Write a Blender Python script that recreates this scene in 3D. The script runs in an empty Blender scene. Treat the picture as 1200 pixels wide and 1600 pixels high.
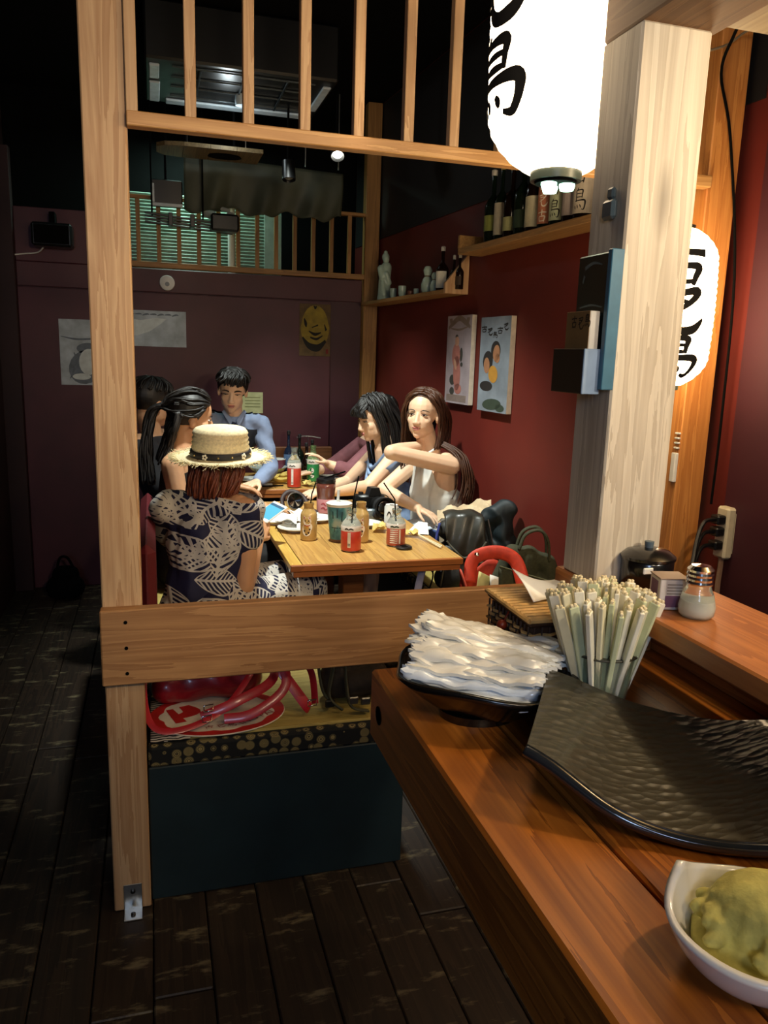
import bpy, bmesh, math, random
from mathutils import Vector, Matrix, Euler, Quaternion
random.seed(7)
PI = math.pi
SC = bpy.context.scene
COL = SC.collection

# ------------------------------------------------------------------ camera, world, lamps, exposure
FPX, PITCH, ROLL, YAW, EYE = 1217.107, math.radians(11.358), math.radians(-1.80), math.radians(16.615), 1.45
_fw = Vector((math.sin(YAW)*math.cos(PITCH), math.cos(YAW)*math.cos(PITCH), -math.sin(PITCH)))
_ri = Vector((math.cos(YAW), -math.sin(YAW), 0)); _dn = _fw.cross(_ri)
_r2 = math.cos(ROLL)*_ri + math.sin(ROLL)*_dn; _d2 = -math.sin(ROLL)*_ri + math.cos(ROLL)*_dn
cam_d = bpy.data.cameras.new('camera'); cam = bpy.data.objects.new('camera', cam_d); COL.objects.link(cam)
cam_d.sensor_width = 36; cam_d.lens = FPX*36/1600; cam_d.clip_start = .02
_m = Matrix((_r2, -_d2, -_fw)).transposed().to_4x4(); _m.translation = (0, 0, EYE)
cam.matrix_world = _m
SC.camera = cam
SC.view_settings.view_transform = 'Standard'; SC.view_settings.look = 'None'
SC.view_settings.gamma = 1; SC.view_settings.exposure = 0.0
SC.view_settings.use_curve_mapping = False

W = bpy.data.worlds.new('dim_room'); SC.world = W; W.use_nodes = True
W.node_tree.nodes['Background'].inputs[0].default_value = (.55, .7, 1, 1)
W.node_tree.nodes['Background'].inputs[1].default_value = 0.006

def lamp(kind, name, loc, energy, col, target=None, size=.1, **k):
    d = bpy.data.lights.new(name, kind); d.energy = energy; d.color = col
    if kind == 'AREA': d.size = size
    else: d.shadow_soft_size = size
    for a, b in k.items(): setattr(d, a, b)
    o = bpy.data.objects.new(name, d); COL.objects.link(o); o.location = loc
    if target is not None:
        o.rotation_euler = (Vector(target)-Vector(loc)).to_track_quat('-Z', 'Y').to_euler()
    return o
# kitchen lights over and behind the counter, warm; they fall on the posts, the counter and the rail
lamp('AREA', 'kitchen_light', (0.55, -0.75, 2.25), 11, (1, .76, .50), (0.4, 1.5, 1.1), .45)
lamp('SPOT', 'kitchen_shaded_light', (0.62, -0.70, 2.10), 75, (1, .78, .53), (0.15, 1.9, 1.85), .08, spot_size=math.radians(64), spot_blend=1.0)
lamp('SPOT', 'kitchen_spot_light', (1.05, -0.25, 1.83), 36, (1, .88, .70), (0.66, .98, 1.45), .06, spot_size=math.radians(62), spot_blend=.6)
# cool white ceiling spots over the two tables
lamp('SPOT', 'table_spot_light', (0.52, 2.95, 2.62), 240, (.95, 1.0, .93), (0.80, 3.30, .75), .05, spot_size=math.radians(74), spot_blend=.7)
lamp('SPOT', 'table_spot_light', (0.62, 4.10, 2.62), 105, (.93, 1.0, .93), (0.86, 4.35, .7), .05, spot_size=math.radians(66), spot_blend=.7)
# daylight from the shop front far behind the camera on the aisle side
lamp('AREA', 'shop_front_daylight', (-0.55, -1.6, 1.9), 13, (.52, .69, 1), (-.3, 4.9, 1.5), .5)
lamp('AREA', 'loft_fill_light', (0.25, 5.10, 2.62), 9, (.62, 1, .86), (0.25, 5.3, 2.0), .25)  # added fill behind the far lattice to brighten the corrugated sheet

lamp('POINT', 'kitchen_counter_lamp', (1.10, .70, 1.83), 15, (1, .76, .46), None, .02)
lamp('POINT', 'ceiling_fill_light', (0.40, 4.30, 2.56), 1.5, (.85, .97, 1), None, .03)  # added fill for the air conditioner, tarp and rack; no fitting of its own

# ------------------------------------------------------------------ helpers
def P(px, py, X=None, Y=None, Z=None):
    """a point of the room seen at photo pixel (px,py) on one axis plane"""
    d = _r2*((px-600)/FPX) + _d2*((py-800)/FPX) + _fw
    if X is not None: t = X/d.x
    elif Y is not None: t = Y/d.y
    else: t = (Z-EYE)/d.z
    return Vector((0, 0, EYE)) + d*t
WX0, WSL = 1.603, -.0713                     # the red wall runs slightly askew to the tables
def wall_x(y): return WX0 + WSL*(y-1.907)
WANG = math.atan(WSL)                         # its direction
WDIR = Vector((WSL, 1, 0)).normalized(); WNOR = Vector((-1, WSL, 0)).normalized()

def lin(c):
    if isinstance(c, str):
        c = [int(c[i:i+2], 16) for i in (0, 2, 4)]
    return tuple(((v/255)/12.92 if v/255 <= .04045 else ((v/255+.055)/1.055)**2.4) for v in c)
MATS = {}
class NT:
    """small node-tree writer"""
    def __init__(s, name):
        s.m = bpy.data.materials.new(name); s.m.use_nodes = True
        s.t = s.m.node_tree; s.b = s.t.nodes['Principled BSDF']
    def n(s, typ, ins=None, **k):
        o = s.t.nodes.new(typ)
        for a, b in k.items(): setattr(o, a, b)
        for a, b in (ins or {}).items():
            if isinstance(b, bpy.types.NodeSocket): s.t.links.new(b, o.inputs[a])
            else: o.inputs[a].default_value = b
        return o
    def math(s, op, a, b=0.0, c=0.0):
        return s.n('ShaderNodeMath', {0: a, 1: b, 2: c}, operation=op).outputs[0]
    def obj(s, scale=(1, 1, 1), rnd=True, rot=(0, 0, 0)):
        t = s.n('ShaderNodeTexCoord').outputs['Object']
        if rnd:
            i = s.n('ShaderNodeObjectInfo').outputs['Random']
            v = s.n('ShaderNodeCombineXYZ', {0: s.math('MULTIPLY', i, 7.3), 1: s.math('MULTIPLY', i, 13.7), 2: s.math('MULTIPLY', i, 5.1)}).outputs[0]
            t = s.n('ShaderNodeVectorMath', {0: t, 1: v}, operation='ADD').outputs[0]
        return s.n('ShaderNodeMapping', {'Vector': t, 'Scale': scale, 'Rotation': rot}).outputs[0]
    def ramp(s, fac, stops):
        r = s.n('ShaderNodeValToRGB', {0: fac}); e = r.color_ramp.elements
        while len(e) < len(stops): e.new(.5)
        for i, (p, c) in enumerate(stops):
            e[i].position = p; e[i].color = (*c[:3], 1)
        return r.outputs[0]
    def mix(s, f, a, b, mode='MIX'):
        o = s.n('ShaderNodeMix', data_type='RGBA', blend_type=mode)
        for i, v in ((0, f), (6, a), (7, b)):
            if isinstance(v, bpy.types.NodeSocket): s.t.links.new(v, o.inputs[i])
            else: o.inputs[i].default_value = v if i == 0 else (*v[:3], 1)
        return o.outputs[2]
    def set(s, **k):
        for a, b in k.items():
            i = s.b.inputs[a.replace('_', ' ')]
            if isinstance(b, bpy.types.NodeSocket): s.t.links.new(b, i)
            else: i.default_value = (*b, 1) if i.type == 'RGBA' and len(b) == 3 else b
        return s
    def bump(s, h, strength=.3, dist=.002):
        s.set(Normal=s.n('ShaderNodeBump', {'Height': h, 'Strength': strength, 'Distance': dist}).outputs[0])

def plain(name, col, rough=.6, metal=0, var=.12, scale=30, bump=0, trans=0, ior=1.45, alpha=1, coat=0, sss=0):
    """a colour with slight procedural mottling and optional fine relief"""
    if name in MATS: return MATS[name]
    t = NT(name); c = lin(col)
    nz = t.n('ShaderNodeTexNoise', {'Vector': t.obj(), 'Scale': scale, 'Detail': 4.0})
    d = tuple(v*(1-var) for v in c); l = tuple(min(1, v*(1+var)) for v in c)
    t.set(Base_Color=t.ramp(nz.outputs[0], [(.3, d), (.7, l)]), Roughness=rough, Metallic=metal)
    if trans: t.set(Transmission_Weight=trans, IOR=ior)
    if alpha < 1: t.set(Alpha=alpha)
    if coat: t.set(Coat_Weight=coat, Coat_Roughness=.1)
    if sss: t.set(Subsurface_Weight=sss, Subsurface_Radius=(.012, .005, .003))
    if bump: t.bump(nz.outputs[0], bump, .003)
    MATS[name] = t.m; return t.m
def glow(name, col, strength):
    if name in MATS: return MATS[name]
    t = NT(name); t.set(Base_Color=lin(col), Emission_Color=lin(col), Emission_Strength=strength, Roughness=.8)
    MATS[name] = t.m; return t.m
def wood(name, dark, light, axis, rough=.5, grain=1.0, wear=None, coat=0.0, knots=0.0):
    """timber whose grain runs along the given axis, with growth bands, fine streaks and knots"""
    if name in MATS: return MATS[name]
    t = NT(name); sc = [26*grain]*3; sc[axis] = 1.3*grain
    v = t.obj(tuple(sc))
    n1 = t.n('ShaderNodeTexNoise', {'Vector': v, 'Scale': 1.0, 'Detail': 6.0, 'Distortion': .6}).outputs[0]
    s2 = [230*grain]*3; s2[axis] = 5*grain
    n2 = t.n('ShaderNodeTexNoise', {'Vector': t.obj(tuple(s2)), 'Scale': 1.0, 'Detail': 3.0}).outputs[0]
    n3 = t.n('ShaderNodeTexNoise', {'Vector': t.obj(), 'Scale': 2.2, 'Detail': 3.0}).outputs[0]
    band = t.math('FRACT', t.math('MULTIPLY', n1, 6.0))
    f = t.math('ADD', t.math('MULTIPLY', band, .45), t.math('ADD', t.math('MULTIPLY', n2, .35), t.math('MULTIPLY', n3, .35)))
    d, l = lin(dark), lin(light); mid = tuple((a+b)/2 for a, b in zip(d, l))
    colr = t.ramp(f, [(.2, d), (.55, mid), (.85, l)])
    if knots:
        sk = [7.0]*3; sk[axis] = 2.2
        vo = t.n('ShaderNodeTexVoronoi', {'Vector': t.obj(tuple(sk)), 'Scale': 1.0}).outputs['Distance']
        k = t.n('ShaderNodeMapRange', {0: vo, 1: .05, 2: .14, 3: knots, 4: 0.0}).outputs[0]
        colr = t.mix(k, colr, tuple(v*.25 for v in d))
    if wear:
        wn = t.n('ShaderNodeTexNoise', {'Vector': t.obj((1, 3, 1)), 'Scale': wear[1], 'Detail': 6.0, 'Roughness': .65}).outputs[0]
        colr = t.mix(t.n('ShaderNodeMapRange', {0: wn, 1: wear[2], 2: wear[2]+.12, 3: 0.0, 4: wear[3]}).outputs[0], colr, lin(wear[0]))
    t.set(Base_Color=colr, Roughness=rough)
    if coat: t.set(Coat_Weight=coat, Coat_Roughness=.25)
    t.bump(f, .25, .0012)
    MATS[name] = t.m; return t.m

class MB:
    """collects shapes that become one mesh"""
    def __init__(s): s.v = []; s.f = []; s.mi = []; s.cur = 0
    def add(s, vs, fs):
        o = len(s.v); s.v += [tuple(v) for v in vs]; s.f += [tuple(i+o for i in f) for f in fs]; s.mi += [s.cur]*len(fs); return s
    def box(s, x0, x1, y0, y1, z0, z1, b=.002, M=None):
        b = min(b, (x1-x0)*.45, (y1-y0)*.45, (z1-z0)*.45)
        X = (x0, x1); Y = (y0, y1); Z = (z0, z1); vs = []; ix = {}
        for i in (0, 1):
            for j in (0, 1):
                for k in (0, 1):
                    sx, sy, sz = (1, -1)[i], (1, -1)[j], (1, -1)[k]
                    for a in range(3):
                        ix[i, j, k, a] = len(vs)
                        vs.append((X[i]+(sx*b if a != 0 else 0), Y[j]+(sy*b if a != 1 else 0), Z[k]+(sz*b if a != 2 else 0)))
        fs = []
        for a in range(3):
            o1, o2 = [q for q in range(3) if q != a]
            for e in (0, 1):
                loop = []
                for p, q in ((0, 0), (1, 0), (1, 1), (0, 1)):
                    c = [0, 0, 0]; c[a] = e; c[o1] = p; c[o2] = q; loop.append(ix[c[0], c[1], c[2], a])
                flip = (e == 0) ^ (a == 1)
                fs.append(loop[::-1] if flip else loop)
            for p in (0, 1):
                for q in (0, 1):
                    c0 = [0, 0, 0]; c0[o1] = p; c0[o2] = q; c1 = list(c0); c1[a] = 1
                    l = [ix[(*c0, o1)], ix[(*c1, o1)], ix[(*c1, o2)], ix[(*c0, o2)]]
                    flip = (p ^ q) ^ (a == 1)
                    fs.append(l if flip else l[::-1])
        for i in (0, 1):
            for j in (0, 1):
                for k in (0, 1):
                    l = [ix[i, j, k, 0], ix[i, j, k, 1], ix[i, j, k, 2]]
                    fs.append(l if (i+j+k) % 2 == 1 else l[::-1])
        if M is not None: vs = [M @ Vector(v) for v in vs]
        return s.add(vs, fs)
    def tube(s, pts, r, n=8, flat=1.0, up=None):
        pts = [Vector(p) for p in pts]; m = len(pts)
        rs = r if isinstance(r, (list, tuple)) else [r]*m
        d0 = (pts[1]-pts[0]).normalized()
        a = Vector(up) if up is not None else (Vector((0, 0, 1)) if abs(d0.z) < .9 else Vector((1, 0, 0)))
        vs = []; fs = []
        for i, p in enumerate(pts):
            d = (pts[min(i+1, m-1)]-pts[max(i-1, 0)]).normalized()
            a = (a-d*a.dot(d)).normalized(); b = d.cross(a)
            for k in range(n):
                t = 2*PI*k/n
                vs.append(p+(a*math.cos(t)*flat+b*math.sin(t))*rs[i])
        for i in range(m-1):
            for k in range(n):
                fs.append((i*n+k, i*n+(k+1) % n, (i+1)*n+(k+1) % n, (i+1)*n+k))
        fs.append(tuple(range(n))[::-1]); fs.append(tuple((m-1)*n+k for k in range(n)))
        return s.add(vs, fs)
    def lathe(s, prof, c=(0, 0, 0), n=24, M=None, sx=1, sy=1):
        vs = []; fs = []
        for r, z in prof:
            for k in range(n):
                t = 2*PI*k/n; vs.append((r*math.cos(t)*sx, r*math.sin(t)*sy, z))
        for i in range(len(prof)-1):
            for k in range(n):
                fs.append((i*n+k, i*n+(k+1) % n, (i+1)*n+(k+1) % n, (i+1)*n+k))
        if prof[0][0] > 1e-5: fs.append(tuple(range(n))[::-1])
        if prof[-1][0] > 1e-5: fs.append(tuple((len(prof)-1)*n+k for k in range(n)))
        if M is not None: vs = [M @ Vector(v) for v in vs]
        return s.add([Vector(v)+Vector(c) for v in vs], fs)
    def ell(s, c, r, R=None, n=14, m=9):
        vs = [(0, 0, -r[2])]; fs = []
        for i in range(1, m):
            p = -PI/2+PI*i/m
            for k in range(n):
                t = 2*PI*k/n; vs.append((r[0]*math.cos(p)*math.cos(t), r[1]*math.cos(p)*math.sin(t), r[2]*math.sin(p)))
        vs.append((0, 0, r[2])); L = len(vs)-1
        for k in range(n): fs.append((0, 1+(k+1) % n, 1+k))
        for i in range(m-2):
            for k in range(n):
                a = 1+i*n; fs.append((a+k, a+(k+1) % n, a+n+(k+1) % n, a+n+k))
        a = 1+(m-2)*n
        for k in range(n): fs.append((a+k, a+(k+1) % n, L))
        if R is not None: vs = [R @ Vector(v) for v in vs]
        return s.add([Vector(v)+Vector(c) for v in vs], fs)
    def cap(s, p0, r0, p1, r1, n=12):
        """a round cone: tapered limb piece with ball ends"""
        p0, p1 = Vector(p0), Vector(p1)
        if (p1-p0).length > 1e-5: s.tube([p0, p1], [r0, r1], n)
        s.ell(p0, (r0,)*3, None, n, 8); s.ell(p1, (r1,)*3, None, n, 8); return s
    def sheet(s, fn, nu, nv, thick=0.0, closed=False):
        g = [[Vector(fn(i/nu, j/nv)) for j in range(nv+1)] for i in range(nu+1)]
        if thick == 0:
            vs = [p for row in g for p in row]; w = nv+1
            return s.add(vs, [(i*w+j, (i+1)*w+j, (i+1)*w+j+1, i*w+j+1) for i in range(nu) for j in range(nv)])
        top = []; bot = []
        for i in range(nu+1):
            for j in range(nv+1):
                du = g[min(i+1, nu)][j]-g[max(i-1, 0)][j]; dv = g[i][min(j+1, nv)]-g[i][max(j-1, 0)]
                nn = du.cross(dv); nn = nn.normalized() if nn.length > 1e-12 else Vector((0, 0, 1))
                top.append(g[i][j]+nn*thick/2); bot.append(g[i][j]-nn*thick/2)
        w = nv+1; N = len(top); fs = []
        for i in range(nu):
            for j in range(nv):
                q = (i*w+j, (i+1)*w+j, (i+1)*w+j+1, i*w+j+1); fs.append(q); fs.append(tuple(x+N for x in q[::-1]))
        rim = [i*w for i in range(nu+1)]+[nu*w+j for j in range(1, nv+1)]+[i*w+nv for i in range(nu-1, -1, -1)]+[j for j in range(nv-1, 0, -1)]
        for a, b in zip(rim, rim[1:]+rim[:1]): fs.append((b, a, a+N, b+N))
        return s.add(top+bot, fs)
    def prism(s, poly, fn, d=.0):
        """flat outline poly [(a,b)] placed by fn(a,b,depth) and given thickness d"""
        n = len(poly)
        f = [fn(a, b, d) for a, b in poly]; k = [fn(a, b, 0) for a, b in poly]
        return s.add(f+k, [tuple(range(n)), tuple(range(2*n-1, n-1, -1))]+[(i, i+n, (i+1) % n+n, (i+1) % n) for i in range(n)])

WOFF = {}
def woff(o): return WOFF.get(o.name, Vector((0, 0, 0))) if o else Vector((0, 0, 0))
def mk(name, mb, m, parent=None, smooth=False, loc=None):
    """link the collected shapes as ONE mesh object; coordinates are room coordinates, origin at parent or loc"""
    off = woff(parent) if parent else (Vector(loc) if loc is not None else Vector((0, 0, 0)))
    me = bpy.data.meshes.new(name)
    me.from_pydata([tuple(Vector(v)-off) for v in mb.v], [], mb.f)
    ms = m if isinstance(m, (list, tuple)) else [m]
    for q in ms: me.materials.append(q)
    if len(ms) > 1: me.polygons.foreach_set('material_index', mb.mi)
    if smooth:
        me.polygons.foreach_set('use_smooth', [True]*len(me.polygons))
        if smooth is not True: me.set_sharp_from_angle(angle=math.radians(smooth))
    me.update()
    return put(name, me, parent, off)
def put(name, me, parent=None, off=Vector((0, 0, 0))):
    o = bpy.data.objects.new(name, me); COL.objects.link(o)
    if parent: o.parent = parent
    else: o.location = off
    WOFF[o.name] = Vector(off)
    return o
def thing(name, label, cat, loc=(0, 0, 0), group=None):
    o = bpy.data.objects.new(name, None); COL.objects.link(o); o.empty_display_size = .05
    o.location = loc; WOFF[o.name] = Vector(loc)
    return tag(o, label, cat, group)
def tag(o, label, cat, group=None):
    o['label'] = label; o['category'] = cat
    if group: o['group'] = group
    return o
def struct(o):
    o['kind'] = 'structure'; return o
def kids(o): return [c for c in bpy.data.objects if c.parent == o]
def dup(root, loc, rz=0, label=None, group=None, scale=None, tilt=None):
    """copy a thing with its parts and sub-parts"""
    def cp(o, par):
        c = o.copy(); COL.objects.link(c)
        if par: c.parent = par
        for k in CH.get(o.name, ()): cp(k, c)
        return c
    CH = {}
    for q in list(bpy.data.objects):
        if q.parent: CH.setdefault(q.parent.name, []).append(q)
    r = cp(root, None); r.location = loc; r.rotation_euler = tilt or (0, 0, rz)
    if scale: r.scale = (scale,)*3 if not isinstance(scale, tuple) else scale
    if label: r['label'] = label
    if group: r['group'] = group
    return r
def spline(pts, k=6):
    """smooth curve through points (any dimension)"""
    pts = [tuple(p) for p in pts]; out = []
    for i in range(len(pts)-1):
        p0 = pts[max(i-1, 0)]; p1 = pts[i]; p2 = pts[i+1]; p3 = pts[min(i+2, len(pts)-1)]
        for j in range(k):
            t = j/k
            out.append(tuple(.5*(2*b+(c-a)*t+(2*a-5*b+4*c-d)*t*t+(3*b-a-3*c+d)*t**3) for a, b, c, d in zip(p0, p1, p2, p3)))
    out.append(pts[-1]); return out
def brush(mb, pts, fn, k=5):
    """a brush stroke: pts (u,v,width) drawn as a ribbon through fn(u,v)->room point"""
    q = spline(pts, k); L = []; R = []
    for i, (u, v, w) in enumerate(q):
        a = q[max(i-1, 0)]; b = q[min(i+1, len(q)-1)]
        du, dv = b[0]-a[0], b[1]-a[1]; l = math.hypot(du, dv) or 1
        nx, ny = -dv/l, du/l; w = max(w, .002)
        L.append(fn(u+nx*w/2, v+ny*w/2)); R.append(fn(u-nx*w/2, v-ny*w/2))
    n = len(q)
    mb.add(L+R, [(i, i+n, i+n+1, i+1) for i in range(n-1)])
def disc2(mb, u, v, a, b, fn, n=14, rot=0):
    pts = [(u+a*math.cos(2*PI*k/n)*math.cos(rot)-b*math.sin(2*PI*k/n)*math.sin(rot), v+a*math.cos(2*PI*k/n)*math.sin(rot)+b*math.sin(2*PI*k/n)*math.cos(rot)) for k in range(n)]
    mb.add([fn(*p) for p in pts], [tuple(range(n))])
def rect2(mb, u0, u1, v0, v1, fn, n=1):
    for i in range(n):
        a = u0+(u1-u0)*i/n; b = u0+(u1-u0)*(i+1)/n
        mb.add([fn(a, v0), fn(b, v0), fn(b, v1), fn(a, v1)], [(0, 1, 2, 3)])
def oncyl(R, c=(0, 0, 0), ang=0, eps=.0007):
    """u = arc length around, v = height, on an upright cylinder of radius R (number or function of height)"""
    c = Vector(c)
    def f(u, v):
        r = (R(v) if callable(R) else R)+eps; a = ang+u/((R(0) if callable(R) else R))
        return c+Vector((r*math.cos(a), r*math.sin(a), v))
    return f
def onplane(o, ux, vy, eps=0.0):
    o, ux, vy = Vector(o), Vector(ux), Vector(vy); n = ux.cross(vy).normalized()*eps
    return lambda u, v: o+ux*u+vy*v+n
def text_mesh(txt, size, ext=0.0, align='CENTER'):
    cu = bpy.data.curves.new('lettering', 'FONT'); cu.body = txt; cu.size = size; cu.extrude = ext; cu.align_x = align
    o = bpy.data.objects.new('lettering', cu); COL.objects.link(o)
    dg = bpy.context.evaluated_depsgraph_get(); dg.update()
    me = bpy.data.meshes.new_from_object(o.evaluated_get(dg)); bpy.data.objects.remove(o); bpy.data.curves.remove(cu)
    vs = [v.co.copy() for v in me.vertices]; fs = [tuple(p.vertices) for p in me.polygons]; bpy.data.meshes.remove(me)
    return vs, fs
# ------------------------------------------------------------------ materials
pine = wood('pine', 'a97d52', 'd0ac80', 2, .55, knots=.5)
pine_y = wood('pine_board', '8e6038', 'b98a58', 0, .55, knots=.8)
pale = wood('pale_pine', 'ada08c', 'd4cab6', 2, .55, knots=.6)
pine_x = wood('pine_slat', 'a8763f', 'd2a468', 0, .5)
amber = wood('amber_post', 'a8642a', 'd08f4a', 2, .5, knots=.3)
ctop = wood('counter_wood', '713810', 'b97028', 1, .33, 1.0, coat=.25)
ledge_w = wood('ledge_wood', '87481e', 'b8743a', 1, .35, coat=.25)
ttop = wood('table_wood', 'a0733a', 'd0a45a', 1, .4, coat=.15)
tstrip = wood('table_strip', 'b78a3a', 'dcb75c', 1, .4)
tedge = wood('table_edge', '84491f', 'a9642c', 0, .45)
shelf_w = wood('shelf_wood', '8a6538', 'b0854c', 1, .55)
floor_w = wood('floor_wood', '171009', '33261a', 1, .55, .8, wear=('857a5c', 9.0, .565, .62))
cp = wood('ceiling_panel_wood', '8a7450', 'b39c70', 1, .5, .7)
dark_teal = plain('bench_paint', '182a2e', .55, var=.25, scale=6)
black = plain('black_paint', '060606', 1.0)
black.node_tree.nodes['Principled BSDF'].inputs['Specular IOR Level'].default_value = .12
blackp = plain('black_plastic', '101112', .35)
redwall = plain('red_wall_paint', '611a0f', .6, var=.10, scale=5, bump=.15)
maroon = plain('maroon_wall_paint', '4a1d26', .55, var=.18, scale=4, bump=.1)
maroon2 = plain('maroon_paint_and_shade', '3c1520', .55, var=.18, scale=4)
darkred = plain('aisle_wall_paint', '2a0d0c', .65, var=.2, scale=4)
steel = plain('steel', 'b9bcbb', .3, 1, var=.1)
chrome = plain('chrome', 'd8dada', .12, 1, var=.03)
brass = plain('brass', 'b89a58', .3, 1)
white_c = plain('white_ceramic', 'e8e8e2', .2, coat=.4, var=.03)
white_p = plain('white_plastic', 'dcdcd6', .4, var=.04)
paper = plain('white_paper', 'eeece4', .8, var=.03)
ink = plain('ink', '15120f', .8)

# ------------------------------------------------------------------ the room
fl = struct(mk('floor', MB().box(-1.0, 1.75, -1.5, 5.6, -.06, -.012), black))
xs = [-.98+.135*i for i in range(21)]
plank_me = {}
for i, x in enumerate(xs[:-1]):
    y = -1.5-random.random()*1.2
    while y < 5.4:
        L = random.choice((1.3, 1.6, 1.9)); a = max(y, -1.5); b = min(y+L, 5.55)
        if b-a > .2:
            key = round(b-a, 1)
            mb = MB().box(x+.0015, x+.1335, a+.0015, a+key-.0015, -.012, random.choice((0, -.001, .001, -.002)), .003)
            mk('plank', mb, floor_w, fl)
        y += L
struct(mk('ceiling', MB().box(-1.0, 1.75, 1.2, 5.6, 2.95, 3.0), black))
wl = struct(mk('wall_left', MB().box(-.90, -.82, -1.5, 5.5, 0, 2.95), darkred))
wr = MB(); pts = [(wall_x(1.86), 1.86), (wall_x(5.5), 5.5), (wall_x(5.5)+.15, 5.5), (1.78, 1.86)]
wr.add([(x, y, z) for z in (0, 2.95) for x, y in pts], [(0, 1, 2, 3)[::-1], (4, 5, 6, 7)]+[(i, (i+1) % 4, (i+1) % 4+4, i+4)[::-1] for i in range(4)])
struct(mk('wall_right', wr, redwall))
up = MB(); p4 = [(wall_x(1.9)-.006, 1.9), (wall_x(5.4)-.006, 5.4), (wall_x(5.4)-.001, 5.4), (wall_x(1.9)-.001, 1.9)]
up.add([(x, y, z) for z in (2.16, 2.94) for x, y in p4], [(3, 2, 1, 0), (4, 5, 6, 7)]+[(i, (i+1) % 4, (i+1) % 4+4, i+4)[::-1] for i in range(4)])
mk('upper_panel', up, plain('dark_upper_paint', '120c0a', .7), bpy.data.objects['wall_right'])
struct(mk('wall_kitchen_shade', MB().box(1.585, 1.72, -1.5, 1.858, 0, 2.95, .003), maroon2))  # darker maroon stands in for shade on the nearer stretch of red wall
bw = struct(mk('wall_back', MB().box(-.82, 1.30, 4.97, 5.02, 0, 1.91).box(-.82, -.13, 4.97, 5.02, 1.9, 2.2), maroon2))
mk('wall_panel', MB().box(-.72, 1.087, 4.95, 4.972, 0, 1.77, .003), maroon, bw)
mk('wall_panel', MB().box(-.72, 1.286, 4.955, 4.972, 1.775, 1.908, .003).box(-.72, -.13, 4.956, 4.972, 1.91, 2.2, .003), maroon, bw)
struct(mk('wall_loft', MB().box(-.9, 1.6, 5.42, 5.5, 1.9, 2.95), black))
struct(mk('trim_3', MB().box(-.82, 1.29, 5.022, 5.418, 1.88, 1.91, .002), black))
struct(mk('trim_1', MB().box(-.83, -.72, 4.90, 4.97, 0, 2.5), darkred))
dr = struct(mk('door_1', MB().box(-.825, -.80, 3.35, 4.25, 0, 2.02, .004), plain('aisle_door_blue_lit', '1c3038', .45)))  # bluish door colour stands in for blue light falling on it
mk('door_panel', MB().box(-.80, -.795, 3.5, 4.1, .2, 1.75, .004), plain('aisle_door_blue_lit', '1c3038', .45), dr)
mk('door_handle', MB().tube([(-.80, 3.42, .98), (-.765, 3.42, .98), (-.765, 3.5, .98)], .008), steel, dr)
struct(mk('trim_2', MB().box(-.825, -.79, 4.62, 4.665, 1.68, 2.02, .003), plain('pale_trim', '9fa59a', .5)))

# ------------------------------------------------------------------ the timber front of the booth
FY = 1.907
t = thing('timber_post', 'tall square pine post at the aisle with a steel bracket at its foot', 'post', (-.085, FY+.045, 0))
mk('shaft', MB().box(-.132, -.040, FY, FY+.09, 0, 2.94, .003), pine, t)
br = mk('bracket', MB().box(-.108, -.062, FY-.003, FY, -.0, .075, .001).box(-.108, -.062, FY-.045, FY, -.001, .003, .001), steel, t)
for z in (.055,): mk('bolt', MB().lathe([(.006, 0), (.006, .004), (.003, .006), (0, .006)], (-.085, FY-.003, z), 10, Matrix.Rotation(PI/2, 3, 'X')), blackp, br)
mk('bolt', MB().lathe([(.006, 0), (.006, .004), (.003, .006), (0, .006)], (-.085, FY-.026, .003), 10), blackp, br)
t = thing('rail_board', 'wide pine board with screws across the booth front at table height', 'rail', (.7, FY-.02, .74))
mk('board', MB().box(-.136, 1.450, FY-.036, FY-.001, .645, .836, .003), pine_y, t)
for z in (.675, .74, .805):
    mk('screw', MB().lathe([(.0045, 0), (.0045, .0015), (0, .001)], (-.078, FY-.036, z), 10, Matrix.Rotation(PI/2, 3, 'X')), black, t)
lt = thing('lattice_screen', 'pine lattice of upright slats hung above the booth opening', 'lattice', (.7, FY, 1.93))
mk('bottom_rail', MB().box(-.04, 1.450, FY-.02, FY+.015, 1.918, 1.948, .002), pine_x, lt)
mk('top_rail', MB().box(-.04, 1.450, FY-.02, FY+.015, 2.90, 2.93, .002), pine_x, lt)
for x in (-.028, .095, .221, .349, .475, .597, .712, .838, .963, 1.088, 1.213, 1.338):
    mk('slat', MB().box(x-.012, x+.012, FY-.014, FY+.012, 1.945, 2.902, .0015), pine, lt)
t = thing('amber_wall_post', 'amber lit wooden post standing against the red wall beside the glowing lantern', 'post', (1.485, 1.95, 0))
mk('shaft', MB().box(1.452, 1.546, FY, FY+.09, 0, 2.37, .003), amber, t)
mk('label_strip', MB().box(1.440, 1.452, FY+.0, FY+.02, 1.115, 1.20, .002), white_p, t)
for i in range(4): mk('clip', MB().box(1.442, 1.452, FY, FY+.016, 1.212+.014*i, 1.217+.014*i, .001), white_p, t)
KX, KY = .622, .98
t = thing('counter_post', 'pale square pine post rising from the raised counter ledge', 'post', (KX+.05, KY+.05, 1.125))
mk('shaft', MB().box(KX, KX+.108, KY, KY+.095, 1.125, 1.888, .003), pale, t)
t = thing('overhead_beam', 'brown beam over the counter post under the kitchen ceiling', 'beam', (KX+.05, 0, 1.89))
mk('beam_body', MB().box(KX-.0, KX+.12, -.9, KY+.095, 1.888, 2.02, .003), wood('beam_wood', '6a4a30', '8d6844', 1, .6), t)
kc = struct(mk('ceiling_kitchen', MB().box(KX+.12, 1.585, -.9, 1.02, 1.915, 1.95, .002), black))
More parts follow.
